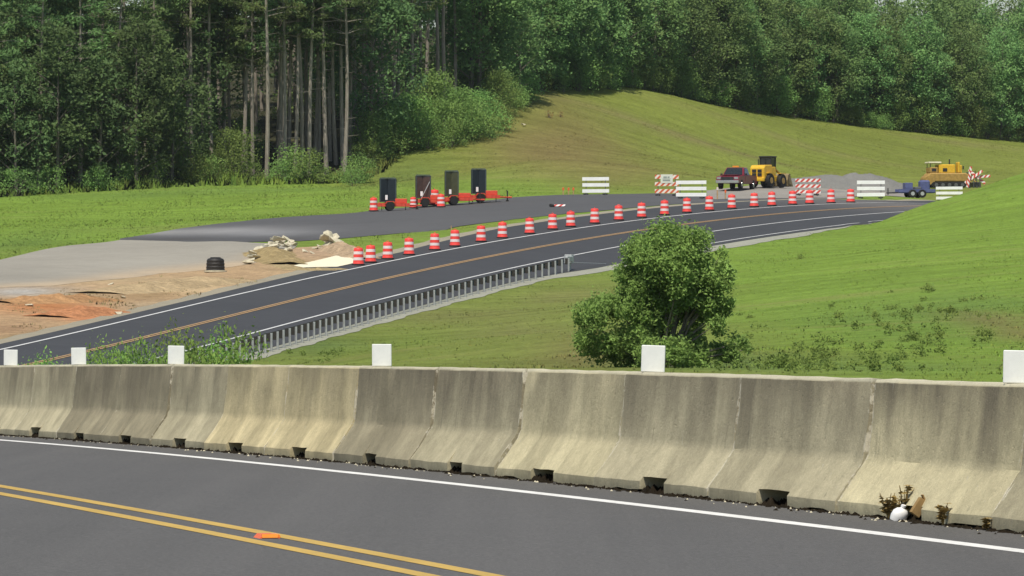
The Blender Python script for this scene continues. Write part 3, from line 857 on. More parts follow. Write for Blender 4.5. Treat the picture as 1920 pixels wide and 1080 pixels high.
# grit, leaves and grime along the foot of the barrier
def verge_debris():
    rg = random.Random(9); b = MB()
    for k in range(9000):
        ys = 26 + 75 * rg.random() ** 1.2
        d = abs(rg.gauss(0, 0.035)) + (0.22 if rg.random() < 0.03 else 0.0) * rg.random()
        cl = math.sin(ys * 2.06 + 0.4) * 0.5 + math.sin(ys * 5.3) * 0.4
        if cl < rg.uniform(-1.3, 0.7): continue
        s = rg.uniform(0.006, 0.020) * (1.5 if rg.random() < 0.15 else 1)
        p = Vector(near_pt(ys, d, 0.0)); m = Matrix.Rotation(rg.uniform(0, 6.28), 3, 'Z')
        q = [p + m @ Vector(v) * s for v in ((-1.4, 0, 0), (0, -0.8, 0), (1.2, 0.1, 0), (0.1, 0.9, 0), (0.1, 0, 0.9))]
        b.add(q, [(0, 1, 4), (1, 2, 4), (2, 3, 4), (3, 0, 4)])
    for i, (mid, hw) in slots:                     # muck washed into the drain slots
        ysm = ys0 + (i - K0) * DY - mid / ND
        for k in range(130):
            ys = ysm + rg.uniform(-hw, hw) * 0.97 / ND; d = -rg.uniform(0.03, 0.5); s = rg.uniform(0.02, 0.05)
            p = Vector(near_pt(ys, d, -0.005)); m = Matrix.Rotation(rg.uniform(0, 6.28), 3, 'Z')
            b.add([p + m @ Vector(v) * s for v in ((-1.4, 0, 0), (0, -0.8, 0), (1.2, 0.1, 0), (0.1, 0.9, 0), (0.1, 0, 1.3))], [(0, 1, 4), (1, 2, 4), (2, 3, 4), (3, 0, 4)])
    tag(b.build('verge_debris', 'debris_dark'), 'dark grit and leaf litter along the foot of the barrier', 'debris', None, 'stuff')
    b = MB()
    for k in range(300):
        ys = 27 + 60 * rg.random(); d = abs(rg.gauss(0.03, 0.09)); s = rg.uniform(0.006, 0.018)
        p = Vector(near_pt(ys, d, 0.0)); m = Matrix.Rotation(rg.uniform(0, 6.28), 3, 'Z')
        b.add([p + m @ Vector(v) * s for v in ((-1, 0, 0), (0, -0.8, 0), (1.2, 0.1, 0), (0.1, 0.9, 0), (0.1, 0, 0.9))], [(0, 1, 4), (1, 2, 4), (2, 3, 4), (3, 0, 4)])
    tag(b.build('gravel_crumbs', 'rubble_concrete'), 'pale crumbs of concrete scattered beside the barrier', 'debris', None, 'stuff')
verge_debris()

# ------------------------------------------------------------------ guardrail
def guardrail():
    off = 10.55
    ys = [339.5]
    while len(ys) < 66:
        x, d = road_x(ys[-1]); ys.append(ys[-1] - 1.905 / math.hypot(1, d))
    P = []
    for y in ys:
        x, yy = road_pt(y, off); P.append((x, yy, float(Tz(x, yy)) + 0.03))
    root = thing('guardrail', 'long grey steel guardrail on many posts beside the far road', 'guardrail', P[0], 0)
    o0 = Vector(P[0])
    prof = [(0.0, 0.40), (-0.02, 0.43), (-0.075, 0.455), (-0.075, 0.495), (-0.01, 0.535), (0.0, 0.555), (-0.01, 0.575), (-0.075, 0.615), (-0.075, 0.655), (-0.02, 0.68), (0.0, 0.71)]
    vs = []; fs = []; n = len(prof)
    for i, y in enumerate(ys):
        for o_, h in prof:
            x, yy = road_pt(y, off - 0.20 + o_); vs.append(Vector((x, yy, P[i][2] + h)) - o0)
    for i in range(len(ys) - 1):
        for q in range(n - 1): fs.append((i * n + q, i * n + q + 1, (i + 1) * n + q + 1, (i + 1) * n + q))
    MB().add(vs, fs).build('rail', 'galvanised_dull', root, smooth=50)
    pm = MB().box((0, 0, 0.34), (0.11, 0.014, 0.80)).box((0, 0.07, 0.34), (0.12, 0.014, 0.80)).box((0, 0.035, 0.34), (0.014, 0.07, 0.80))
    first = pm.build('post', 'galvanised', root)
    block = MB().box((0.0, -0.09, 0.555), (0.12, 0.155, 0.34)).build('blockout', 'blockout_dark', first)
    for i, y in enumerate(ys):
        p = first if i == 0 else first.copy()
        if i:
            COL.objects.link(p); p.parent = root
            q_ = block.copy(); COL.objects.link(q_); q_.parent = p
        p.location = Vector(P[i]) - o0
        d = road_x(y)[1]
        p.rotation_euler = (random.uniform(-.012, .012), random.uniform(-.02, .02), R(-90) - math.atan(d))
    # flared end with impact head
    e = Vector((0, 0, 0)); dx, dy = road_pt(ys[0] + 1.5, off - 0.25); q = Vector((dx, dy, float(Tz(dx, dy)) + 0.03)) - o0
    hd = MB().box(q + Vector((0, 0, 0.60)), (0.42, 0.55, 0.50), rz=-0.25).box(q + Vector((0, -0.9, 0.60)), (0.16, 1.3, 0.30), rz=-0.25)
    hd.build('end_terminal', 'galvanised', root, bevel=0.03)
    MB().box(q + Vector((0.03, 0.1, 0.36)), (0.14, 0.14, 0.80), rz=-0.25).build('post', 'galvanised', root)
    x2, y2 = road_pt(ys[0] + 9, off + 0.3); q2 = Vector((x2, y2, float(Tz(x2, y2)) + 0.06)) - o0
    MB().tube([q + Vector((0, 0, 0.42)), q2], 0.02, 5).build('anchor_cable', 'galvanised', root)
guardrail()

# ------------------------------------------------------------------ traffic drums
def make_drum():
    t = thing('traffic_drum', 'x', 'traffic drum')
    rad = lambda z: 0.300 - 0.055 * (z - 0.08)
    b = MB()
    b.lathe([(0.315, 0.05), (0.315, 0.10), (rad(0.12), 0.13), (rad(0.256), 0.256), (rad(0.256) - 0.014, 0.259), (rad(0.426) - 0.014, 0.426), (rad(0.426), 0.429), (rad(0.586), 0.586), (rad(0.586) - 0.014, 0.589),
             (rad(0.754) - 0.014, 0.754), (rad(0.754), 0.757), (rad(0.90), 0.90), (rad(0.93) - 0.02, 0.935), (0.20, 0.955), (0.10, 0.96)], 20)
    b.build('body', 'drum_orange', t, smooth=35)
    for z0, z1 in ((0.262, 0.424), (0.592, 0.752)):
        MB().lathe([(rad(z0) - 0.008, z0), (rad(z0) + 0.001, z0 + 0.004), (rad(z1) + 0.001, z1 - 0.004), (rad(z1) - 0.008, z1)], 20).build('white_band', 'drum_white', t, smooth=35)
    MB().lathe([(0.36, 0.0), (0.37, 0.03), (0.35, 0.06), (0.31, 0.075)], 20).build('rubber_base', 'rubber', t, smooth=35)
    MB().tube([(-0.09, 0, 0.945), (-0.085, 0, 1.0), (0, 0, 1.02), (0.085, 0, 1.0), (0.09, 0, 0.945)], 0.018, 6).build('handle', 'drum_orange', t, smooth=60)
    return t
drum0 = make_drum(); drum_tree = tree(drum0); drum_used = [False]
def drum(loc, label, group, rz=0.0, tilt=None, scale=1.0):
    d = drum0 if not drum_used[0] else copy_tree(drum0, drum_tree)
    drum_used[0] = True
    d.location = loc; d.rotation_euler = tilt if tilt else (0, 0, rz); d.scale = (scale,) * 3
    return tag(d, label, 'traffic drum', group)
row = [672, 695, 727, 767, 815, 853, 902, 942, 993, 1036, 1070, 1115, 1160, 1203, 1246, 1288, 1330, 1372, 1414, 1447, 1486, 1518, 1558, 1595]
vrow = [506, 497, 490, 481, 473, 466, 459, 449, 445, 437, 431, 426, 420, 413, 408, 403, 399, 396, 392, 390, 386, 384, 381, 379]
for i, (u, v) in enumerate(zip(row, vrow)):
    # each stands on the shoulder just off the far edge line
    yy = np.linspace(300, 480, 3000); offd = -0.55 if i < 9 else -0.8
    xx, dd = road_x(yy); n_ = np.sqrt(1 + dd * dd); px = xx + offd / n_; py = yy - offd * dd / n_
    y = float(np.interp(u, 960 + F * px / py, py))
    x, y, z = at(u, y)
    if i == 0: lab = 'orange and white striped drum by the pale sand patch, first of the row'
    else: lab = 'orange and white striped drum, %s from the pale sand patch in the row' % ORD[i]
    drum((x, y, z + 0.03), lab, 'traffic drums along the far road', rz=i * 1.3)

# a thin stake behind one of the drums
def stake(u, v, h, lab, colr='wood_stake', flag=None, w=0.05):
    x, y, z = ground(u, v)
    t = thing('survey_stake', lab, 'stake', (x, y, z), 0.3, 'survey stakes')
    MB().box((0, 0, h / 2 - 0.1), (w, w * 0.5, h + 0.2)).build('stake', colr, t)
    if flag: MB().box((0.0, -0.02, h - 0.12), (w * 1.6, 0.02, 0.2)).build('flagging', flag, t)
stake(846, 447, 0.75, 'pale survey stake behind the sixth drum of the row')
for k, u in enumerate((1056, 1066, 1075)):
    stake(u, 365, 0.55, ['orange flagged stake at the pad edge, leftmost of three', 'orange flagged stake at the pad edge, middle of three', 'orange flagged stake at the pad edge, rightmost of three'][k], 'wood_stake', 'cone_orange', 0.09)
stake(1345, 374, 0.9, 'pale flagged stake in front of the red pickup, left one', 'wood_stake', 'drum_white', 0.08)
stake(1360, 374, 0.7, 'pale flagged stake in front of the red pickup, right one', 'wood_stake', 'cone_orange', 0.08)

# fallen drum-like panel on the new asphalt
x, y, z = ground(1047, 389)
t = thing('channelizer_panel', 'striped traffic panel knocked over on the new asphalt', 'traffic panel', (x, y, z + 0.03), R(-15))
MB().box((0.05, 0, 0.09), (0.85, 0.26, 0.05), rx=R(25)).build('panel', 'board_stripe_red', t)
MB().box((-0.45, 0, 0.09), (0.34, 0.34, 0.20), ry=R(15)).build('base', 'rubber', t, bevel=0.04)

# ------------------------------------------------------------------ barricades
def barricade(u, v, w, h, lab, mat, rz=0.0, lift=0.0, sign=False, y=None, lean=0.0):
    x, y, z = ground(u, v) if y is None else at(u, y)
    t = thing('barricade', lab, 'barricade', (x, y, z + lift), rz, 'three-board barricades round the works')
    bh = h * 0.19
    for k in range(3):
        zc = h - bh / 2 - k * h * 0.335
        MB().box((0, -0.035, zc), (w, 0.03, bh)).build('board', mat, t).rotation_euler = (0, random.uniform(-.01, .01), 0)
    for s in (-1, 1):
        MB().box((s * w * 0.36, 0.0, h / 2 + 0.03), (0.05, 0.035, h - 0.04)).build('upright', 'galvanised_dull', t)
        MB().box((s * w * 0.36, 0.0, 0.03), (0.06, 1.2, 0.06)).build('foot', 'galvanised_dull', t)
        MB().box((s * w * 0.36, 0.25, 0.32), (0.035, 0.035, 0.75), rx=R(40)).build('brace', 'galvanised_dull', t)
        MB().box((s * w * 0.36, 0.52, 0.10), (0.40, 0.22, 0.09)).build('sandbag', 'steel_dark', t, bevel=0.03)
    if sign:
        p = MB().box((0, -0.066, h - 0.30), (0.92, 0.012, 0.66)).build('sign_panel', 'sign_white', t, bevel=0.003)
        MB().box((-0.12, -0.074, h - 0.19), (0.26, 0.004, 0.14)).build('lettering', 'sign_grey', p)
        MB().box((0.14, -0.074, h - 0.19), (0.16, 0.004, 0.12)).build('lettering', 'sign_grey', p)
        MB().box((-0.02, -0.074, h - 0.42), (0.56, 0.004, 0.13)).build('lettering', 'sign_grey', p)
        MB().box((0.0, -0.0735, h - 0.30), (0.62, 0.003, 0.03)).build('lettering', 'sign_grey', p)
    if lean: t.rotation_euler = (R(lean), 0, rz)
    return t
barricade(1117, 366, 2.02, 1.36, 'plain white three-board barricade standing alone at the pad edge', 'board_white', 0.03)
barricade(1250, 368, 1.80, 1.62, 'orange striped barricade with a square white sign on it', 'board_stripe_orange', 0.02, sign=True)
barricade(1296, 374, 2.20, 1.33, 'plain white three-board barricade overlapping the one with the sign', 'board_white', -0.04, lift=0.03)
barricade(1515, 368, 1.95, 1.30, 'red striped barricade between the drums and the gravel pile', 'board_stripe_red', 0.05, lift=0.03)
barricade(1633, 374, 2.15, 1.42, 'plain white three-board barricade in front of the gravel pile', 'board_white', -0.02, lift=0.03)
barricade(1780, 372, 2.15, 1.20, 'white barricade half hidden by the grass crest near the paver', 'board_white', -0.05, y=492)
for k, (u, dy, ang, tl, lab) in enumerate(((1826, 0, 35, 6, 'red striped board leaning in a fan, tilted up to the right'), (1832, 0.4, -40, 6, 'red striped board leaning in a fan, tilted down to the right'),
                                       (1838, 0.2, 4, 5, 'red striped board lying level across the fan of boards'), (1818, -0.3, 78, 5, 'red striped board standing almost upright beside the paver'))):
    x, y, z = at(u, 540 + dy)
    t = thing('barricade_board', lab, 'barricade board', (x, y, z), 0.1 * k, 'striped boards heaped beside the paver')
    MB().box((0, 0, 0.0), (1.9, 0.04, 0.22)).build('board', 'board_stripe_red', t).matrix_basis = Matrix.Translation((0, 0, 1.0)) @ Matrix.Rotation(R(-ang), 4, 'Y')
    MB().box((0, 0.08, 0.52), (0.06, 0.05, 1.06)).box((0, 0.1, 0.03), (0.08, 0.7, 0.06)).build('upright', 'galvanised_dull', t)
    t.rotation_euler = (R(-tl), 0, 0.1 * k)

# ------------------------------------------------------------------ sign trailers
def trailer(u, v, lab, panel, ph, pw, brace, rz, tongue=1):
    x, y, z = ground(u, v)
    t = thing('sign_trailer', lab, 'trailer', (x, y, z + 0.03), rz, 'orange trailers with folded dark boards')
    MB().box((0, -0.48, 0.42), (2.3, 0.10, 0.24)).box((0, 0.48, 0.42), (2.3, 0.10, 0.24)).box((-1.1, 0, 0.42), (0.10, 0.86, 0.24)).box((1.1, 0, 0.42), (0.10, 0.86, 0.24)).box((0, 0, 0.50), (2.1, 0.86, 0.07)).build('frame', 'trailer_orange', t)
    MB().box((0.55, 0.0, 0.70), (0.85, 0.75, 0.32)).build('battery_box', 'trailer_orange', t, bevel=0.03)
    for s in (-1, 1):
        w = MB().wheel((-0.25, s * 0.62, 0.31), 0.31, 0.19).build('wheel', 'rubber', t, smooth=40)
        MB().lathe([(0.15, -0.06), (0.17, 0.0), (0.15, 0.06)], 12).build('rim', 'galvanised', w, smooth=40).matrix_basis = Matrix.Translation((-0.25, s * 0.62, 0.31)) @ Matrix.Rotation(R(90), 4, 'X')
        MB().prism([(-0.62, 0.50), (-0.50, 0.68), (0.0, 0.68), (0.12, 0.50), (0.06, 0.50), (-0.04, 0.63), (-0.46, 0.63), (-0.56, 0.50)], s * 0.62 - 0.12, s * 0.62 + 0.12).build('fender', 'trailer_orange', t)
    MB().tube([(0.95, -0.35, 0.40), (1.75, 0, 0.38)], 0.05, 6).tube([(0.95, 0.35, 0.40), (1.75, 0, 0.38)], 0.05, 6).tube([(1.70, 0, 0.38), (2.05, 0, 0.38)], 0.06, 6).build('tongue', 'trailer_orange', t)
    MB().tube([(1.72, 0, 0.10), (1.72, 0, 0.85)], 0.05, 8).tube([(1.72, 0, 0.85), (1.60, -0.1, 0.87)], 0.02, 5).build('jack', 'steel_dark', t)
    MB().wheel((1.72, 0, 0.11), 0.11, 0.08).build('jack_wheel', 'rubber', t)
    for sx in (-0.85, 0.85):
        MB().tube([(sx, -0.5, 0.0), (sx, -0.5, 0.5)], 0.035, 6).build('outrigger', 'steel_dark', t)
    # two dark board halves folded towards each other, standing on the mast
    px = -0.38
    MB().tube([(px, 0.12, 0.45), (px, 0.12, 0.7 + ph * 0.9)], 0.07, 8).build('mast', 'steel_grey', t)
    for s, a in ((-1, 24), (1, -16)):
        pn = MB().box((0, 0, 0), (pw * 0.53, 0.14, ph)).build('board_half', panel, t, bevel=0.02)
        pn.matrix_basis = Matrix.Translation((px + s * pw * 0.25, -0.10, 0.62 + ph / 2)) @ Matrix.Rotation(R(a), 4, 'Z')
        for zz in (-1, 1):
            MB().box((0, -0.075, zz * (ph / 2 - 0.03)), (pw * 0.50, 0.03, 0.05)).build('edge_trim', 'panel_edge', pn)
        MB().box((s * pw * 0.24, -0.075, 0), (0.04, 0.03, ph * 0.92)).build('edge_trim', 'panel_edge', pn)
    MB().box((px, -0.02, 0.66 + ph), (pw * 0.9, 0.35, 0.05)).build('top_cap', 'panel_edge', t)
    if brace:
        MB().tube([(px - 0.15, -0.42, 0.6), (px + pw * 0.42, -0.30, 0.5 + ph * 0.8)], 0.03, 6).build('brace', 'galvanised', t)
    MB().box((px - 0.12, -0.30, 0.95), (0.17, 0.02, 0.34)).build('placard', 'plastic_white', t)
    MB().box((-0.98, -0.35, 0.55), (0.05, 0.12, 0.08)).build('tail_lamp', 'lamp_red', t)
    MB().box((-0.98, 0.35, 0.55), (0.05, 0.12, 0.08)).build('tail_lamp', 'lamp_red', t)
    return t
trailer(737, 396, 'orange trailer with blue-black folded board, the leftmost of four', 'panel_blue', 1.68, 1.20, False, R(6))
trailer(803, 389, 'orange trailer with brown folded board and a diagonal brace', 'panel_brown', 1.64, 1.12, True, R(4))
trailer(856, 385, 'orange trailer with plain dark olive board, second from the right', 'panel_olive', 1.80, 1.02, False, R(8))
trailer(907, 381, 'orange trailer with black folded board at the right of the four', 'panel_blue', 1.78, 1.10, False, R(5))
for u, v, lab, s in ((701, 397, 'orange striped drum left of the four sign trailers', 1.0), (775, 391, 'orange drum behind the wheels of the brown-board trailer', 0.8), (815, 386, 'tall orange drum between the brown and olive trailers', 1.18), (827, 389, 'orange drum right of the tall one between the trailers', 0.95)):
    x, y, z = ground(u, v)
    drum((x, y - 0.8, z + 0.02), lab, 'drums beside the sign trailers', rz=u, scale=s)

# ------------------------------------------------------------------ pickup
def pickup(u, v, rz):
    x, y, z = ground(u, v)
    t = thing('pickup_truck', 'dark red pickup truck parked on the gravel beside the yellow loader', 'pickup truck', (x, y, z + 0.08), rz)
    # +x is the front of the truck
    prof = [(-2.65, 0.55), (-2.65, 1.08), (-0.72, 1.08), (-0.72, 1.06), (1.15, 1.06), (2.45, 0.98), (2.60, 0.85), (2.62, 0.50), (2.2, 0.45), (-2.5, 0.45)]
    MB().prism(prof, -0.92, 0.92).build('body', 'truck_red', t, bevel=0.05)
    cab = MB()
    lo = [(-0.75, -0.88), (1.05, -0.88), (1.05, 0.88), (-0.75, 0.88)]; hi = [(-0.60, -0.70), (0.38, -0.70), (0.38, 0.70), (-0.60, 0.70)]
    cab.add([(a, b, 1.05) for a, b in lo] + [(a, b, 1.72) for a, b in hi], [(0, 1, 5, 4), (1, 2, 6, 5), (2, 3, 7, 6), (3, 0, 4, 7), (4, 5, 6, 7), (3, 2, 1, 0)])
    cab.build('cab', 'truck_red', t, bevel=0.05)
    MB().add([(0.99, -0.76, 1.12), (0.99, 0.76, 1.12), (0.46, 0.62, 1.66), (0.46, -0.62, 1.66)], [(0, 1, 2, 3)]).build('windshield', 'glass_dark', t).location = (0.035, 0, 0.02)
    for s in (-1, 1):
        MB().add([(-0.55, s * 0.875, 1.14), (0.78, s * 0.875, 1.14), (0.36, s * 0.735, 1.62), (-0.50, s * 0.735, 1.62)], [(0, 1, 2, 3)]).build('side_window', 'glass_dark', t).location = (0, s * 0.012, 0)
        MB().box((2.60, s * 0.70, 0.84), (0.06, 0.34, 0.18)).build('headlight', 'chrome', t, bevel=0.02)
        MB().box((0.80, s * 1.0, 1.18), (0.10, 0.16, 0.14)).build('mirror', 'steel_dark', t, bevel=0.02)
        for wx in (-1.65, 1.70):
            w = MB().wheel((wx, s * 0.80, 0.38), 0.38, 0.27).build('wheel', 'rubber', t, smooth=40)
            MB().lathe([(0.20, -0.12), (0.22, 0.0), (0.20, 0.12)], 12).build('rim', 'chrome', w, smooth=40).matrix_basis = Matrix.Translation((wx, s * 0.83, 0.38)) @ Matrix.Rotation(R(90), 4, 'X')
        MB().box((0.15, s * 0.927, 0.80), (1.1, 0.012, 0.45)).build('door', 'truck_red', t)
        MB().box((-1.7, s * 0.80, 1.10), (1.9, 0.10, 0.06)).build('bed_rail', 'steel_dark', t)
    MB().box((2.64, 0, 0.80), (0.06, 1.0, 0.28)).build('grille', 'steel_dark', t)
    MB().box((2.68, 0, 0.56), (0.16, 1.86, 0.22)).build('bumper', 'chrome', t, bevel=0.03)
    MB().box((1.8, 0, 1.075), (1.1, 1.4, 0.05)).build('hood', 'truck_red', t, bevel=0.03)
    MB().box((0.2, 0, 1.80), (0.14, 0.5, 0.09)).build('beacon_bar', 'amber', t)
pickup(1381, 357, R(-108))

# ------------------------------------------------------------------ wheel loader
def loader(u, v, rz):
    x, y, z = ground(u, v)
    t = thing('wheel_loader', 'yellow wheel loader with dark cab and tan bucket behind the pickup', 'loader', (x, y, z + 0.05), rz)
    # +x is the front with the bucket
    MB().prism([(-2.1, 0.75), (-2.15, 1.75), (-1.9, 2.0), (-0.55, 2.05), (-0.55, 0.75)], -0.72, 0.72).build('engine_hood', 'machine_yellow', t, bevel=0.06)
    for k in range(2):
        for j in range(2):
            MB().box((-2.16, -0.28 + 0.56 * k, 1.12 + 0.36 * j), (0.06, 0.40, 0.26)).build('grille', 'steel_dark', t)
    MB().box((-2.14, 0, 0.70), (0.34, 1.5, 0.34)).build('counterweight', 'machine_yellow', t, bevel=0.06)
    MB().box((0.2, 0, 0.80), (1.5, 1.2, 0.50)).build('chassis', 'machine_yellow', t, bevel=0.05)
    MB().box((-0.05, 0, 1.45), (1.05, 1.15, 0.85)).build('cab_base', 'machine_yellow', t, bevel=0.05)
    MB().box((-0.05, 0, 2.25), (0.92, 1.05, 0.95)).build('cab_glass', 'glass_dark', t, bevel=0.03)
    for sx in (-0.52, 0.42):
        for s in (-1, 1): MB().box((sx, s * 0.54, 2.2), (0.08, 0.08, 1.1)).build('cab_post', 'steel_dark', t)
    MB().box((-0.05, 0, 2.78), (1.2, 1.25, 0.12)).build('cab_roof', 'steel_dark', t, bevel=0.03)
    MB().tube([(-1.2, 0.35, 2.0), (-1.2, 0.35, 2.55)], 0.05, 8).build('exhaust', 'steel_dark', t)
    for wx in (-1.25, 1.05):
        for s in (-1, 1):
            w = MB().wheel((wx, s * 0.82, 0.62), 0.62, 0.42).build('wheel', 'rubber', t, smooth=40)
            MB().lathe([(0.28, -0.16), (0.32, 0.0), (0.28, 0.16)], 14).build('rim', 'machine_tan', w, smooth=40).matrix_basis = Matrix.Translation((wx, s * 0.88, 0.62)) @ Matrix.Rotation(R(90), 4, 'X')
            MB().box((wx, s * 0.82, 1.30), (0.95, 0.40, 0.06)).build('mudguard', 'machine_yellow', t)
    for s in (-1, 1):
        MB().tube([(0.6, s * 0.42, 1.65), (1.7, s * 0.42, 1.15), (2.1, s * 0.42, 0.55)], 0.11, 6).build('lift_arm', 'machine_tan', t)
        MB().tube([(0.7, s * 0.25, 0.9), (1.6, s * 0.25, 1.1)], 0.06, 6).build('lift_cylinder', 'chrome', t)
    MB().prism([(2.0, 0.20), (1.95, 0.70), (2.1, 1.15), (2.35, 1.30), (2.25, 0.85), (2.3, 0.40), (2.95, 0.22), (3.0, 0.12), (2.2, 0.10)], -1.0, 1.0).build('bucket', 'bucket_tan', t)
    for s in (-1, 1):
        MB().prism([(2.0, 0.20), (1.95, 0.70), (2.1, 1.15), (2.35, 1.30), (2.95, 0.22), (2.2, 0.10)], s * 0.98 - 0.02, s * 0.98 + 0.02).build('bucket_side', 'bucket_tan', t)
    t.scale = (0.88,) * 3
loader(1440, 353, R(60))

# ------------------------------------------------------------------ paver
def paver(u, yy, rz):
    x, y, z = at(u, yy)
    t = thing('asphalt_paver', 'tan-yellow asphalt paver standing by the heap of striped boards', 'paver', (x, y, z + 0.0), rz)
    MB().prism([(-1.9, 0.55), (-2.0, 1.05), (-1.75, 1.35), (1.6, 1.35), (1.85, 1.1), (1.85, 0.55)], -1.0, 1.0).build('body', 'machine_tan', t, bevel=0.10)
    MB().lathe([(0.42, -1.02), (0.44, -0.98), (0.44, 0.98), (0.42, 1.02)], 18).build('front_roller', 'machine_tan', t, smooth=40).matrix_basis = Matrix.Translation((-1.75, 0, 0.72)) @ Matrix.Rotation(R(90), 4, 'X')
    for s in (-1, 1):
        MB().prism([(-1.5, 0.05), (-1.75, 0.28), (-1.5, 0.55), (1.4, 0.55), (1.65, 0.28), (1.4, 0.05)], s * 0.86 - 0.18, s * 0.86 + 0.18).build('track', 'rubber', t, bevel=0.03)
        for k in range(5): MB().lathe([(0.17, -0.21), (0.17, 0.21)], 10).build('track_roller', 'steel_grey', t).matrix_basis = Matrix.Translation((-1.2 + 0.6 * k, s * 0.86, 0.28)) @ Matrix.Rotation(R(90), 4, 'X')
    MB().box((-0.15, 0, 1.72), (1.5, 1.6, 0.78)).build('engine_box', 'machine_yellow', t, bevel=0.06)
    MB().box((-0.35, -0.81, 1.62), (0.40, 0.03, 0.30)).build('louver', 'steel_dark', t)
    MB().box((-1.35, 0, 1.60), (0.75, 1.5, 0.50)).build('console', 'machine_tan', t, bevel=0.05)
    MB().box((-1.35, -0.76, 1.62), (0.40, 0.03, 0.26)).build('louver', 'steel_dark', t)
    for s in (-1, 1): MB().tube([(-1.65, s * 0.6, 1.6), (-1.65, s * 0.6, 2.25)], 0.035, 6).build('canopy_post', 'steel_dark', t)
    MB().box((-1.25, 0, 2.27), (1.15, 1.7, 0.14)).build('canopy', 'canopy_white', t, bevel=0.04)
    MB().box((0.95, -0.3, 1.85), (0.20, 0.9, 0.95)).build('operator_seat', 'machine_yellow', t, bevel=0.05)
    MB().box((1.25, 0.2, 1.72), (0.30, 0.5, 0.70)).build('control_stand', 'machine_yellow', t, bevel=0.04)
    MB().box((1.42, -0.4, 1.82), (0.06, 0.30, 0.30)).build('control_panel', 'steel_dark', t)
    MB().tube([(0.35, 0.4, 2.0), (0.35, 0.4, 2.6)], 0.06, 8).build('exhaust', 'steel_dark', t)
    for s in (-1, 1):
        MB().tube([(1.5, s * 0.95, 0.95), (2.7, s * 0.95, 0.45)], 0.07, 6).build('screed_arm', 'machine_tan', t)
        MB().tube([(1.7, s * 0.7, 1.3), (2.5, s * 0.7, 1.55), (2.5, s * 0.7, 0.6)], 0.035, 6).build('handrail', 'steel_dark', t)
    MB().box((2.6, 0, 0.32), (0.55, 2.3, 0.42)).build('screed', 'steel_dark', t, bevel=0.04)
paver(1775, 545, R(10))

# ------------------------------------------------------------------ blue trailer beside the paver
def blue_trailer(u, yy, rz):
    x, y, z = at(u, yy)
    t = thing('utility_trailer', 'low blue utility trailer with two boxes left of the paver', 'trailer', (x, y, z + 0.08), rz)
    MB().box((0, 0, 0.40), (2.7, 1.3, 0.10)).box((0, -0.66, 0.52), (2.7, 0.05, 0.22)).box((0, 0.66, 0.52), (2.7, 0.05, 0.22)).build('deck', 'blue_paint', t)
    MB().box((-0.55, 0, 0.78), (0.55, 1.0, 0.62)).build('tool_box', 'blue_paint', t, bevel=0.03)
    MB().box((0.65, 0, 0.88), (0.70, 1.0, 0.80)).build('water_tank', 'blue_paint', t, bevel=0.12)
    MB().box((0.1, -0.2, 0.62), (0.5, 0.6, 0.35)).build('pump', 'steel_grey', t, bevel=0.04)
    for s in (-1, 1):
        for wx in (-0.35, 0.35):
            w = MB().wheel((wx, s * 0.78, 0.30), 0.30, 0.18).build('wheel', 'rubber', t, smooth=40)
            MB().lathe([(0.14, -0.08), (0.16, 0.0), (0.14, 0.08)], 10).build('rim', 'galvanised', w).matrix_basis = Matrix.Translation((wx, s * 0.80, 0.30)) @ Matrix.Rotation(R(90), 4, 'X')
    MB().tube([(-1.3, -0.4, 0.38), (-2.1, 0, 0.36)], 0.05, 6).tube([(-1.3, 0.4, 0.38), (-2.1, 0, 0.36)], 0.05, 6).build('tongue', 'steel_dark', t)
    MB().tube([(-2.0, 0, 0.05), (-2.0, 0, 0.7)], 0.04, 6).build('jack', 'steel_dark', t)
    t.scale = (1.12,) * 3
blue_trailer(1716, 492, R(8))

# ------------------------------------------------------------------ gravel pile
def pile(u, v, rx, ry, h, seed, lab):
    x0, y0, z0 = ground(u, v); rg = np.random.default_rng(seed)
    n = 70; t = np.linspace(-1, 1, n); X, Y = np.meshgrid(t * rx, t * ry, indexing='ij')
    r = np.hypot(X / rx, Y / ry)
    H = np.zeros_like(X)
    for cx, cy, s, hh in ((-0.30, 0, 0.75, 0.72), (0.25, 0.05, 0.70, 0.95), (0.62, -0.05, 0.42, 0.55), (-0.66, 0.0, 0.36, 0.32), (0.02, 0.1, 0.5, 0.9)):
        H = np.maximum(H, hh * np.clip(1 - np.hypot((X / rx - cx), (Y / ry - cy)) / s, 0, 1) ** 0.7)
    H = H * h + 0.05 * np.sin(X * 2.3 + 1) * np.sin(Y * 3.1) * (H > 0) + rg.normal(0, 0.03, X.shape) * (H > 0.02)
    xw, yw = X + x0, Y + y0
    Z = Tz(xw, yw) + np.where(H > 0.01, H + 0.05, -0.25)
    me = array_mesh('gravel_pile', np.c_[(xw - x0).ravel(), (yw - y0).ravel(), (Z - z0).ravel()], grid_faces(n, n), np.tile((0.185, 0.182, 0.168), (n * n, 1)))
    me.polygons.foreach_set('use_smooth', [True] * len(me.polygons))
    o = link('gravel_pile', me, 'gravel'); o.location = (x0, y0, z0)
    return tag(o, lab, 'gravel pile')
pile(1600, 354, 5.6, 4.5, 1.40, 3, 'long grey gravel pile behind the white barricade and drums')

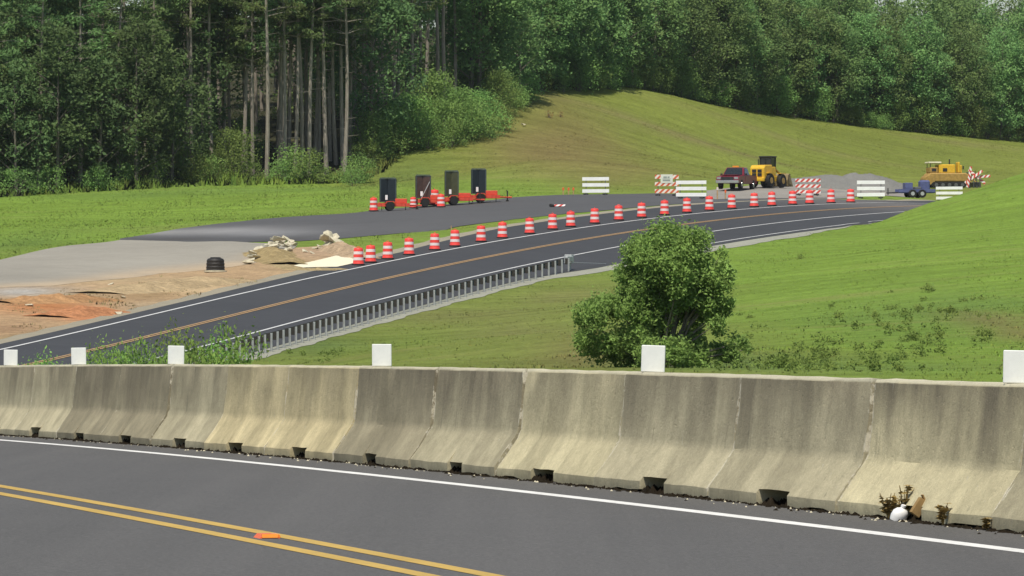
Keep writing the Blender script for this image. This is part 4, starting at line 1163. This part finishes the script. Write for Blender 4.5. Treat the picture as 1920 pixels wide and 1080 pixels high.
# ------------------------------------------------------------------ rubble
def chunk_mesh(seed):
    rg = random.Random(seed)
    bm = bmesh.new()
    pts = []
    for k in range(14):
        v = Vector((rg.gauss(0, 1), rg.gauss(0, 1), rg.gauss(0, 1))).normalized()
        v = Vector((max(-0.75, min(0.75, v.x)), max(-0.75, min(0.75, v.y)), max(-0.6, min(0.6, v.z)) * rg.uniform(0.5, 0.8)))
        pts.append(bm.verts.new(v * 0.62))
    r = bmesh.ops.convex_hull(bm, input=pts)
    for v in [v for v in bm.verts if not v.link_faces]: bm.verts.remove(v)
    me = bpy.data.meshes.new('rubble_chunk'); bm.to_mesh(me); bm.free()
    return me
cms = [chunk_mesh(k) for k in range(7)]
def rubble(spec, label, group, seed):
    rg = random.Random(seed)
    for u, v, s, hz in spec:
        x, y, z = ground(u, v)
        o = link('rubble_chunk', cms[rg.randrange(7)], 'rubble_concrete')
        o.scale = (s * rg.uniform(0.8, 1.3), s * rg.uniform(0.7, 1.1), s * rg.uniform(0.35, 0.75))
        o.location = (x, y, z + s * 0.15 + hz)
        o.rotation_euler = (rg.uniform(-0.5, 0.5), rg.uniform(-0.6, 0.6), rg.uniform(0, 6.28))
        tag(o, label, 'rubble', group)
rg = random.Random(21)
spec = []
for k in range(34):
    f = rg.random(); u = 462 + 95 * f; v = 494 - 30 * math.sin(min(1, f * 1.5) * 1.57) + rg.uniform(-7, 4) + (6 if f > .8 else 0)
    spec.append((u, v, rg.uniform(0.25, 0.62), max(0, rg.gauss(0.08, 0.15))))
spec += [(466, 496, 0.6, 0.05), (476, 490, 0.7, 0.15), (500, 477, 0.7, 0.15), (518, 470, 0.85, 0.25), (524, 468, 0.7, 0.5), (512, 472, 0.7, 0.2), (545, 472, 0.5, 0.05), (572, 474, 0.5, 0.0), (585, 476, 0.4, 0)]
rubble(spec, 'pale broken concrete chunk in the long rubble heap on the gravel', 'concrete chunks in the long rubble heap', 5)
spec2 = [(602, 468, 0.6, 0), (596, 468, 0.5, 0), (616, 467, 0.75, 0.15), (628, 467, 0.8, 0.1), (622, 466, 0.85, 0.45), (612, 467, 0.75, 0.5), (630, 468, 0.75, 0.4), (620, 469, 0.6, 0.05), (608, 470, 0.5, 0.05), (634, 470, 0.6, 0.05), (590, 467, 0.35, 0), (617, 466, 0.75, 0.72)]
rubble(spec2, 'pale broken concrete slab piece in the small heap behind the sand', 'concrete pieces in the small rubble heap', 6)
rubble([(230, 560, 0.35, 0), (222, 590, 0.4, 0), (55, 575, 0.4, 0), (208, 535, 0.35, 0), (982, 238, 0.5, 0.1)], 'single pale stone lying loose on bare soil', 'loose stones on bare soil', 8)

# black catch basin
x, y, z = ground(404, 511)
t = thing('catch_basin', 'black ribbed drain barrel standing on the gravel pad', 'drain barrel', (x, y, z + 0.06), 0.2)
MB().lathe([(0.50, 0.0), (0.52, 0.06), (0.49, 0.10), (0.51, 0.22), (0.48, 0.27), (0.50, 0.40), (0.47, 0.45), (0.48, 0.56), (0.42, 0.66), (0.30, 0.70), (0.1, 0.71)], 22).build('barrel', 'black_plastic', t, smooth=30)
MB().lathe([(0.62, -0.05), (0.62, 0.03), (0.5, 0.04)], 18).build('footing', 'rubble_concrete', t)
MB().lathe([(0.28, 0.70), (0.29, 0.735), (0.2, 0.745)], 18).build('lid', 'steel_dark', t, smooth=30)

# ------------------------------------------------------------------ foliage helpers
def rand_rot(n, rg, flat=0.0):
    """two perpendicular unit axes per leaf; flat pulls the leaf towards lying level"""
    nrm = rg.normal(size=(n, 3)); nrm[:, 2] = nrm[:, 2] * 1.0 + flat * np.sign(nrm[:, 2] + 1e-6)
    nrm /= np.linalg.norm(nrm, axis=1)[:, None]
    r = rg.normal(size=(n, 3)); a = np.cross(nrm, r); a /= np.linalg.norm(a, axis=1)[:, None]
    return a, np.cross(nrm, a), nrm
def leaves(P, size, aspect, rg, flat=0.4):
    """a bent kite for every point: (n*4,3) vertices, (n,4) faces"""
    n = len(P); a, b, nn = rand_rot(n, rg, flat)
    s = (size * rg.uniform(0.6, 1.35, n))[:, None]
    V = np.stack([P - a * s, P - b * s * aspect + nn * s * 0.15, P + a * s, P + b * s * aspect + nn * s * 0.15], 1).reshape(-1, 3)
    return V, np.arange(n * 4).reshape(-1, 4)
def blob_points(C, Rr, n_per, rg, zsq=0.8, shell=0.55):
    """points gathered in clumps: C centres, Rr radii"""
    out = []
    for c, r in zip(C, Rr):
        k = max(4, int(n_per * r * r)); d = rg.normal(size=(k, 3)); d /= np.linalg.norm(d, axis=1)[:, None]
        rad = r * (shell + (1 - shell) * rg.random(k)) ** 0.8
        p = d * rad[:, None] * (1 + 0.25 * rg.normal(size=(k, 1))); p[:, 2] *= zsq
        out.append(p + c)
    return np.concatenate(out)
def leaf_object(name, P, size, aspect, mat, parent, rg, flat=0.4):
    V, Fq = leaves(P, size, aspect, rg, flat)
    return link(name, array_mesh(name, V, Fq), mat, parent)

def broadleaf(seed, H, Rc, h0, n_cl, mat='leaf_broad', leaf=0.19, dens=75):
    """tapered trunk with limbs, crown of leaf clumps with gaps"""
    rg = np.random.default_rng(seed); t = thing('broadleaf_tree', 'x', 'tree')
    b = MB(); lean = rg.uniform(-0.04, 0.04, 2)
    tr = [(lean[0] * z, lean[1] * z, z) for z in np.linspace(-0.3, H * 0.85, 7)]
    b.tube(tr, list(np.linspace(0.20, 0.04, 7) * H / 14), 7)
    C = []; Rr = []
    for k in range(n_cl):
        f = (k + 0.5) / n_cl; z = h0 + (H - h0) * f ** 0.85
        env = Rc * (math.sin(math.pi * min(1, (0.20 + 0.80 * f))) ** 0.6 + 0.10)
        a = k * 2.399 + rg.uniform(-0.5, 0.5); rr = env * math.sqrt(rg.uniform(0.25, 1.0))
        c = np.array((math.cos(a) * rr + lean[0] * z, math.sin(a) * rr + lean[1] * z, z + rg.uniform(-0.6, 0.6)))
        C.append(c); Rr.append(rg.uniform(0.55, 1.15) * (0.75 + 0.5 * env / Rc) * H / 14)
        if k % 3 == 0:
            zb = max(h0 * 0.6, z - rr * 0.7); b.tube([(lean[0] * zb, lean[1] * zb, zb), (c[0] * 0.6, c[1] * 0.6, (zb + z) / 2 + 0.3), tuple(c)], [0.06 * H / 14, 0.04 * H / 14, 0.015], 5, False)
    b.build('trunk', 'bark_broad', t)
    leaf_object('crown', blob_points(C, Rr, dens, rg), leaf, 0.55, mat, t, rg)
    return t

def pine(seed, H, h0, n_w):
    rg = np.random.default_rng(seed); t = thing('pine_tree', 'x', 'tree')
    b = MB(); lean = rg.uniform(-0.025, 0.025, 2); kx = rg.uniform(-0.25, 0.25)
    def ax(z): return np.array((lean[0] * z + kx * math.sin(z * 0.22), lean[1] * z, z))
    zs = np.linspace(-0.3, H, 12)
    b.tube([tuple(ax(z)) for z in zs], list(0.19 * (1 - zs / H * 0.88)), 7)
    C = []; Rr = []
    for k in range(n_w):
        z = h0 + (H - h0) * (k + rg.uniform(0, 0.8)) / n_w
        ln = 3.0 * (1 - 0.75 * ((z - h0) / (H - h0))) * rg.uniform(0.6, 1.1)
        for q in range(rg.integers(2, 5)):
            a = rg.uniform(0, 6.28); tip = ax(z) + np.array((math.cos(a) * ln, math.sin(a) * ln, rg.uniform(-0.1, 0.6)))
            b.tube([tuple(ax(z)), tuple((ax(z) + tip) / 2 + np.array((0, 0, 0.15))), tuple(tip)], [0.045, 0.03, 0.012], 4, False)
            for g in (0.55, 0.8, 1.0):
                C.append(ax(z) + (tip - ax(z)) * g + rg.normal(0, 0.18, 3)); Rr.append(rg.uniform(0.38, 0.65))
    for k in range(7):                                   # dead stubs lower down
        z = rg.uniform(3, h0); a = rg.uniform(0, 6.28); tip = ax(z) + np.array((math.cos(a), math.sin(a), 0.1)) * rg.uniform(0.5, 1.6)
        b.tube([tuple(ax(z)), tuple(tip)], [0.025, 0.008], 4, False)
    b.build('trunk', 'bark_pine', t)
    leaf_object('crown', blob_points(C, Rr, 95, rg, 0.55), 0.20, 0.28, 'leaf_pine', t, rg, 0.2)
    return t

def shrub(seed, H, Rc, n_cl, mat='leaf_shrub', leaf=0.10, dens=150, name='shrub'):
    rg = np.random.default_rng(seed); t = thing(name, 'x', 'shrub')
    b = MB(); C = []; Rr = []
    for k in range(n_cl):
        a = rg.uniform(0, 6.28); f = rg.random(); z = H * (0.12 + 0.78 * f); rr = Rc * math.sqrt(rg.random()) * math.sqrt(max(0.05, 1 - (f * 0.9) ** 2.2))
        c = np.array((math.cos(a) * rr, math.sin(a) * rr, z)); C.append(c); Rr.append(rg.uniform(0.16, 0.30) * H)
        if k % 2 == 0: b.tube([(c[0] * 0.1, c[1] * 0.1, -0.2), (c[0] * 0.5, c[1] * 0.5, z * 0.6), tuple(c)], [0.03, 0.02, 0.006], 4, False)
    b.build('stem', 'bark_broad', t)
    leaf_object('foliage', blob_points(C, Rr, dens, rg, 0.9), leaf, 0.5, mat, t, rg, 0.3)
    return t

class Kind:
    """a prototype that places itself first and copies of itself afterwards"""
    def __init__(self, t): self.t = t; self.tr = tree(t); self.used = False
    def put(self, loc, rz, sc, label, cat, group):
        o = self.t if not self.used else copy_tree(self.t, self.tr)
        self.used = True
        o.location = loc; o.rotation_euler = (0, 0, rz); o.scale = sc if isinstance(sc, tuple) else (sc,) * 3
        return tag(o, label, cat, group)

# ------------------------------------------------------------------ the round bush behind the barrier
def big_bush():
    rg = np.random.default_rng(77)
    x, y, z = at(1236, 152)
    t = thing('round_bush', 'large round green bush with a lower lobe, behind the barrier', 'bush', (x, y, z))
    k = 152 / F                                          # metres per photo pixel at the bush
    def lobe(n, u, v, ru, rv, rad):
        C = []; Rr = []
        for _ in range(n):
            d = rg.normal(size=3); d /= np.linalg.norm(d); f = rg.uniform(0.35, 1.0) ** 0.5
            C.append(np.array(((u - 1236) * k + d[0] * ru * k * f, d[1] * ru * k * f * 0.9, (690 - v) * k + d[2] * rv * k * f))); Rr.append(rg.uniform(*rad))
        return C, Rr
    b = MB()
    parts = [(60, 1262, 515, 94, 82, (0.20, 0.44)), (50, 1160, 612, 88, 66, (0.18, 0.38)), (34, 1290, 600, 74, 62, (0.18, 0.36)), (34, 1235, 665, 120, 40, (0.16, 0.32)),
             (14, 1225, 490, 62, 44, (0.16, 0.32)), (14, 1200, 545, 50, 50, (0.16, 0.32)), (12, 1345, 550, 34, 50, (0.13, 0.26)), (14, 1360, 655, 50, 30, (0.10, 0.20)), (10, 1325, 500, 36, 50, (0.16, 0.30)), (8, 1335, 655, 50, 26, (0.12, 0.24))]
    C = []; Rr = []
    for a in parts:
        c, r = lobe(*a); C += c; Rr += r
    for c in C[::4]:
        b.tube([(c[0] * 0.15, c[1] * 0.15, -0.2), (c[0] * 0.45, c[1] * 0.4, c[2] * 0.5), tuple(c)], [0.05, 0.03, 0.008], 5, False)
    b.build('stem', 'bark_broad', t)
    P = blob_points(C, Rr, 4000, rg, 0.9, 0.5)
    leaf_object('foliage', P, 0.052, 0.45, 'leaf_bush', t, rg, 0.3)
big_bush()

# leafy weeds just behind the barrier at the left
weedK = [Kind(shrub(300 + k, 1.0, 0.55, 24, 'leaf_weed', 0.022, 4200, 'leafy_weed')) for k in range(2)]
for k, (u, v, s, lab) in enumerate(((165, 655, 0.85, 'low leafy weed behind the barrier beside the second marker plate'), (285, 640, 1.0, 'bright leafy weed left of the pale marker plate'), (360, 628, 1.1, 'bushy green weed just right of the pale marker plate'),
                                    (405, 618, 1.2, 'tallest leafy weed behind the barrier at the end of the guardrail'), (60, 672, 0.75, 'low leafy weed behind the barrier near the left edge'), (255, 655, 0.8, 'small leafy weed in front of the orange line end'), (440, 645, 0.85, 'thin leafy weed at the foot of the guardrail end'), (215, 662, 0.8, 'small yellowish weed right of the second marker plate'))):
    yy = 92 + 4 * (k % 3); x = (u - 960) / F * yy; z = float(Tz(x, yy))
    top = (540 - v) / F * yy + EYE
    sc = max(0.6, (top - z))
    weedK[k % 2].put((x, yy, z), k * 1.7, (s * 1.1, s * 1.1, sc), lab, 'weed', 'leafy weeds behind the barrier')

# ------------------------------------------------------------------ woods
pines = [Kind(pine(40 + k, H, h0, nw)) for k, (H, h0, nw) in enumerate(((25, 10.5, 17), (27, 12.5, 16), (23, 9.0, 17), (26, 11.5, 16)))]
broads = [Kind(broadleaf(60 + k, *a)) for k, a in enumerate(((14.5, 3.6, 2.0, 62), (16, 4.2, 2.4, 70), (13, 3.2, 1.2, 58), (17, 3.8, 3.0, 66), (11, 3.0, 0.8, 50)))]
darks = [Kind(broadleaf(160 + k, *a, mat='leaf_dark')) for k, a in enumerate(((14.0, 3.4, 2.2, 58), (16, 3.8, 3.2, 62), (11, 3.0, 1.0, 48)))]
low_pines = [Kind(pine(140 + k, H, h0, nw)) for k, (H, h0, nw) in enumerate(((21, 4.5, 24), (24, 6.5, 24)))]
shrubs = [Kind(shrub(90 + k, *a)) for k, a in enumerate(((3.2, 1.9, 26), (2.4, 1.7, 22), (4.2, 2.0, 30)))]
trg = random.Random(31)
def put_tree(kinds, x, y, sc, label, group, cat='tree', squash=None):
    k = kinds[trg.randrange(len(kinds))] if isinstance(kinds, list) else kinds
    s = (sc, sc, sc * (squash or 1.0))
    return k.put((x, y, float(Tz(x, y)) - 0.05), trg.uniform(0, 6.28), s, label, cat, group)
# left: dense broadleaf edge, counted from the left
left_edge = [(-60, 488, 'd', 0), (-5, 489, 'p', 0), (30, 487, 'd', 2), (72, 491, 'p', 1), (108, 489, 'd', 0), (150, 492, 'p', 0), (185, 490, 'd', 2), (222, 494, 'p', 1), (255, 492, 'd', 0), (292, 496, 'p', 0), (322, 496, 'd', 2)]
for i, (u, y, q, k) in enumerate(left_edge):
    x = (u - 960) / F * y
    w = 'dark leafy tree' if q == 'd' else 'dark low-branched pine'
    put_tree((darks if q == 'd' else low_pines)[k], x, y, trg.uniform(0.92, 1.05), '%s at the left field edge, %s tree from the left' % (w, ORD[i - 2]) if i > 1 else w + ' beyond the left edge of the picture', 'trees at the left field edge')
# bare pine trunks at the edge, counted from the left
edge_pines = [(345, 503, 0), (474, 504, 2), (533, 503, 0), (553, 504, 3), (580, 504, 1), (630, 505, 2), (657, 507, 1), (676, 502, 3), (708, 504, 0), (735, 506, 2), (360, 501, 1), (398, 503, 3), (378, 506, 1), (420, 508, 3), (455, 505, 2), (500, 499, 1), (523, 508, 0), (541, 511, 3), (566, 505, 1), (590, 512, 2), (612, 500, 3), (619, 507, 1), (646, 500, 0), (668, 509, 2), (684, 506, 1), (697, 506, 3), (722, 513, 0), (747, 514, 1), (762, 518, 3), (790, 522, 2), (820, 527, 1)]
edge_pines.sort()
for i, (u, y, k) in enumerate(edge_pines):
    if u > 660: y += 16
    elif u > 600: y += 5
    put_tree(pines[k], (u - 960) / F * y, y, trg.uniform(0.95, 1.05), 'tall pine with bare pale trunk at the wood edge, %s from the left' % ORD[i], 'tall pines at the wood edge')
# deeper rows on the left
for r, (dy, stp) in enumerate(((9, 2.6), (16, 3.0), (24, 3.0), (33, 3.4), (43, 3.8), (56, 4.4), (70, 5.0))):
    x = -56 + trg.uniform(0, 2)
    while x < -4:
        y = float(tree_line(x)) + dy + trg.uniform(-2.5, 2.5)
        if trg.random() < (0.86 if x > -28 else 0.5) and r < 6: put_tree(pines, x, y, trg.uniform(0.9, 1.08), 'tall pine standing deep in the dark wood on the left', 'pines deep in the wood')
        else: put_tree(darks, x, y, trg.uniform(0.85, 1.25), 'dark leafy tree standing deep in the wood on the left', 'leafy trees deep in the wood')
        x += stp * trg.uniform(0.75, 1.3)
# dark understorey inside the wood
for dy, stp in ((6, 2.4), (14, 2.4), (22, 2.8), (34, 3.2)):
    x = -54 + trg.uniform(0, 2)
    while x < 66:
        if not (-22 < x < -8 and dy < 30): put_tree(shrubs, x, float(tree_line(x)) + dy + trg.uniform(-2, 2), trg.uniform(0.7, 1.25), 'shrub hidden among the trunks inside the wood', 'shrubs inside the wood', 'shrub')
        x += stp * trg.uniform(0.7, 1.3)
# understorey along the left edge
for i, (u, v, k, s, lab) in enumerate(((437, 343, 2, 1.0, 'rounded bright green shrub at the foot of the pines'), (400, 346, 1, 0.9, 'dark low shrub left of the rounded bright shrub'), (372, 347, 0, 0.75, 'dark shrub at the field edge below the first pines'), (548, 343, 0, 1.0, 'leafy shrub right of the tall pale pine trunk'),
                                    (578, 346, 1, 1.1, 'pale green low shrub in front of the pines'), (600, 346, 1, 0.6, 'small shrub between two pale pine trunks'), (525, 345, 1, 0.75, 'small shrub just right of the tallest pale trunk'), (670, 345, 0, 0.8, 'shrub at the corner where the pines meet the slope'), (662, 350, 1, 0.6, 'low shrub in front of the corner pine'),
                                    (300, 352, 1, 0.9, 'low dark shrub under the left trees, nearest the pines'), (240, 356, 1, 0.8, 'low dark shrub under the left trees, middle one'), (180, 360, 0, 0.7, 'low dark shrub under the left trees, near a gap'), (95, 366, 1, 0.9, 'low dark shrub under the left trees by the picture edge'), (30, 370, 1, 0.9, 'low dark shrub at the very left of the field edge'), (470, 345, 1, 0.7, 'small dark shrub left of the tallest pale trunk'))):
    x, y, z = ground(u, v)
    put_tree(shrubs[k], x, y + 1.0, s, lab, 'shrubs along the wood edge', 'shrub')
# bushes climbing the slope from the pines to the crown of the hill
slope = [(700, 285, 2, 0.95), (725, 280, 2, 1.0), (748, 288, 0, 0.9), (770, 272, 2, 1.0), (805, 262, 2, 1.35), (800, 280, 0, 1.0), (835, 272, 2, 0.9), (860, 266, 2, 1.05), (885, 262, 0, 1.1), (905, 255, 2, 0.9), (930, 245, 0, 0.9), (760, 284, 1, 1.0), (715, 292, 1, 0.9), (920, 260, 1, 0.8), (690, 296, 1, 0.8), (960, 205, 0, 0.9), (985, 190, 0, 0.9), (940, 215, 2, 0.9), (845, 278, 1, 0.9), (680, 310, 1, 0.8)]
slope.sort()
for i, (u, v, k, s) in enumerate(slope):
    x, y, z = ground(u, v)
    y = min(y, float(tree_line(x)) + 5.0); x = (u - 960) / F * y
    put_tree(shrubs[k], x, y + 0.5, s, 'bright green bush on the slope right of the pines, %s from the left' % ORD[i], 'bushes climbing the slope', 'shrub')
for u, y, k, s, lab in ((940, 556, 4, 0.92, 'large bright leafy tree standing out at the top of the slope'), (900, 560, 2, 0.75, 'leafy tree left of the large bright tree on the slope'), (975, 566, 4, 0.72, 'small leafy tree right of the large bright tree on the slope'), (865, 556, 4, 0.7, 'leafy tree above the slope bushes next to the pines')):
    put_tree(broads[k], (u - 960) / F * y, y, s, lab, 'leafy trees above the slope')
# right: the wood along the crest of the hill
i = 0; u = 1012
while u < 2010:
    x = (u - 960) / F * 620; y = float(tree_line(x)) + trg.uniform(0.5, 2.5); x = (u - 960) / F * y
    s = float(np.interp(u, (1000, 1300, 1600, 1900), (0.92, 0.88, 0.86, 0.87))) * trg.uniform(0.82, 1.05)
    lab = 'leafy tree in the front row of the hill wood, %s from its left end' % ORD[i] if u < 1935 else 'leafy tree of the hill wood beyond the right edge of the picture'
    put_tree(broads, x, y, s, lab, 'front row of the hill wood')
    u += trg.uniform(30, 48); i += 1
for r, (dy, stp, s0) in enumerate(((5.5, 3.2, 0.95), (11, 3.2, 0.98), (17, 3.6, 1.0), (24, 4.0, 1.0), (32, 4.6, 1.0), (42, 5.5, 0.98))):
    x = -4.0 + trg.uniform(0, 2)
    while x < 72:
        y = float(tree_line(x)) + dy + trg.uniform(-2, 2)
        dn = float(np.interp(x, (0, 18, 30, 56), (1.06, 0.98, 0.94, 0.92)))
        if r > 2 and x > 16 and trg.random() < 0.4:
            x += stp; continue
        put_tree(pines if trg.random() < 0.10 and x < 25 else broads, x, y, s0 * dn * trg.uniform(0.8, 1.12), 'leafy tree standing deeper in the wood on the hill', 'trees deeper in the hill wood')
        x += stp * trg.uniform(0.75, 1.3)
i = 0; u = 1020
while u < 1960:
    x = (u - 960) / F * 620; y = float(tree_line(x)) - trg.uniform(0.0, 1.6); x = (u - 960) / F * y
    put_tree(shrubs, x, y, trg.uniform(0.55, 1.0), 'low bush at the foot of the hill wood, %s from its left end' % ORD[i] if i < 50 else 'low bush at the foot of the hill wood', 'bushes at the foot of the hill wood', 'shrub')
    u += trg.uniform(22, 42); i += 1
# two reddish dry bushes on the bare part of the slope
foliage('leaf_dry', (0.17, 0.10, 0.045), (0.24, 0.15, 0.06), 0.2, 0.02)
dryK = Kind(shrub(120, 0.9, 0.45, 9, 'leaf_dry', 0.05, 420, 'dry_bush'))
for u, v, s, lab in ((1030, 222, 1.0, 'small reddish dry bush on the bare slope, left one'), (1050, 220, 0.8, 'small reddish dry bush on the bare slope, right one')):
    x, y, z = ground(u, v); put_tree(dryK, x, y, s, lab, 'dry bushes on the bare slope', 'shrub')

# ------------------------------------------------------------------ grass and weeds
def tufts(name, n, x0, x1, y0, y1, keep, h, w, mat, lab, seed, blades=3, bright=1.0, use_tint=True, colr=None):
    rg = np.random.default_rng(seed)
    x = rg.uniform(x0, x1, n); y = rg.uniform(y0, y1, n)
    ok = keep(x, y) & (np.abs(x) < 0.092 * y + 3); x, y = x[ok], y[ok]; n = len(x)
    z = Tz(x, y)
    hh = h * rg.uniform(0.5, 1.3, n) * (0.8 + 0.5 * (np.sin(x * 0.7 + y * 0.13) * np.sin(y * 0.21 - x * 0.3)))
    V = []; 
    for k in range(blades):
        a = rg.uniform(0, 6.28, n); dx, dy = np.cos(a), np.sin(a); ox = rg.normal(0, w, n); oy = rg.normal(0, w, n); ww = w * rg.uniform(0.4, 1.0, n)
        V.append(np.stack([np.c_[x + ox - dx * ww, y + oy - dy * ww, z - 0.02], np.c_[x + ox + dx * ww, y + oy + dy * ww, z - 0.02],
                           np.c_[x + ox + rg.normal(0, hh * 0.35), y + oy + rg.normal(0, hh * 0.35), z + hh * rg.uniform(0.7, 1.1, n)]], 1))
    V = np.stack(V, 1).reshape(-1, 3)
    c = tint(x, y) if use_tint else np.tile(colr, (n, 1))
    c = c * bright * rg.uniform(0.8, 1.2, (n, 1)) * (1 + rg.normal(0, 0.05, (n, 3)))
    me = array_mesh(name, V, np.arange(len(V)).reshape(-1, 3), np.repeat(c, blades * 3, 0))
    tag(link(name, me, mat), lab, 'grass', None, 'stuff')
def off_road(x, y):
    rx, d = road_x(y); o = (x - rx) / np.sqrt(1 + d * d)
    return o > np.interp(y, (200, 330, 345, 400, 560), (11.2, 11.3, 12.6, 12.2, 12.0))
def bank(x, y): return off_road(x, y) & (y < 440) & (y > 120)
tufts('bank_grass', 60000, -30, 45, 125, 440, bank, 0.06, 0.04, 'grass_blades', 'short green grass covering the bank behind the barrier', 41, 3, 1.0)
def leftf(x, y):
    px = 960 + F * x / y
    return (y < tree_line(x) + 1) & (x < -8)
def left_clear(x, y):
    e = np.interp(x, LEFT_EDGE[:, 0], LEFT_EDGE[:, 1]); return (y > e + 0.6) & leftf(x, y)
LEFT_EDGE = np.array(sorted(gpts([(-80, 508), (0, 488), (60, 474), (130, 461), (230, 448), (330, 431), (450, 416), (560, 406), (700, 395), (850, 383)])))
tufts('field_grass', 30000, -50, -4, 330, 505, left_clear, 0.09, 0.05, 'grass_blades', 'green meadow grass between the gravel pad and the wood', 42)
def hillf(x, y):
    e = np.interp(x, HILL_EDGE[:, 0], HILL_EDGE[:, 1]); return (y > e + 1.0) & (y < tree_line(x) + 1) & (x > -14)
HILL_EDGE = np.array(sorted(gpts([(700, 393), (850, 381), (930, 373), (1050, 364), (1230, 360), (1330, 345), (1420, 342), (1500, 338), (1700, 332), (1900, 330)])))
tufts('hill_grass', 50000, -14, 62, 430, 690, hillf, 0.07, 0.06, 'grass_blades', 'olive mown grass covering the hill', 43)
def strip_f(x, y):
    rx, d = road_x(y); o = (x - rx) / np.sqrt(1 + d * d)
    px = 960 + F * x / y
    lim = np.interp(px, (640, 700, 850, 1030, 1250, 1420), (446, 443, 428, 406, 386, 377)); v = 540 - F * (Tz(x, y) - EYE) / y
    return (o < -5.3) & (o > -30) & (px > 655) & (px < 1420) & (v > lim + 1.0)
tufts('strip_grass', 12000, -14, 22, 340, 470, strip_f, 0.10, 0.05, 'grass_blades', 'dry grass strip between the new asphalt and the drums', 44)
# taller weeds in drifts on the bank
def bank_weeds():
    rg = np.random.default_rng(45); C = []; Rr = []
    drifts = [(1330, 676, 90, 16, 46), (1480, 688, 80, 12, 34), (1650, 610, 110, 26, 36), (1770, 580, 90, 22, 22), (1560, 660, 120, 22, 26), (1740, 655, 90, 24, 22), (1400, 620, 60, 24, 8), (1720, 545, 60, 8, 7), (1600, 690, 90, 8, 24), (600, 668, 110, 10, 14), (1850, 640, 40, 20, 6), (1120, 560, 30, 12, 5), (1460, 560, 160, 60, 8)]
    for u, v, ru, rv, n in drifts:
        for k in range(int(n * 0.5)):
            x, y, z = ground(u + rg.normal(0, ru * 0.5), min(703, v + rg.normal(0, rv * 0.5)))
            if y < 112 or y > 430: continue
            r = rg.uniform(0.10, 0.24)
            for q in range(rg.integers(2, 5)):
                C.append(np.array((x + rg.normal(0, r), y + rg.normal(0, r * 1.5), z + r * rg.uniform(0.2, 1.1)))); Rr.append(r * rg.uniform(0.5, 1.0))
    P = blob_points(C, Rr, 2200, rg, 0.9, 0.4)
    tag(leaf_object('bank_weeds', P, 0.045, 0.45, 'leaf_weed', None, rg, 0.3), 'darker leafy weeds in drifts on the green bank', 'weeds', None, 'stuff')
bank_weeds()
def litter_f(x, y):
    return leftf(x, y) & (y > tree_line(x) - 4)
tufts('edge_weeds', 9000, -50, -8, 470, 512, litter_f, 0.8, 0.14, 'grass_blades', 'tall weeds along the foot of the left wood', 46, 4, 0.75)
def soil_f(x, y):
    px = 960 + F * x / y; v = 540 - F * (Tz(x, y) - EYE) / y
    e = np.interp(px, (0, 150, 350, 540), (640, 606, 563, 520))
    return (px < 540) & (px > -50) & (v < e - 2) & (v > np.interp(px, (0, 200, 470), (556, 530, 500))) & (np.sin(x * 1.3 + y * 0.2) + np.sin(y * 0.37 + x) > 0.7)
tufts('soil_weeds', 9000, -30, -8, 240, 350, soil_f, 0.14, 0.05, 'grass_blades', 'sparse dry weeds on the bare soil bank', 47, 3, 1.0, False, np.array((0.27, 0.21, 0.10)))

# ------------------------------------------------------------------ thin summer haze over the whole valley
def haze():
    b = MB().box((0, 1600, 29.5), (5300, 5100, 65))
    o = b.build('haze', None)
    m = bpy.data.materials.new('haze'); m.use_nodes = True; t = m.node_tree
    for nd in list(t.nodes):
        if nd.type != 'OUTPUT_MATERIAL': t.nodes.remove(nd)
    v = t.nodes.new('ShaderNodeVolumePrincipled')
    v.inputs['Color'].default_value = (0.86, 0.93, 1.0, 1)
    v.inputs['Density'].default_value = HAZE
    t.links.new(v.outputs[0], t.nodes['Material Output'].inputs['Volume'])
    o.data.materials.append(m)
    tag(o, None, None, None, 'stuff')
HAZE = 0.000035
haze()
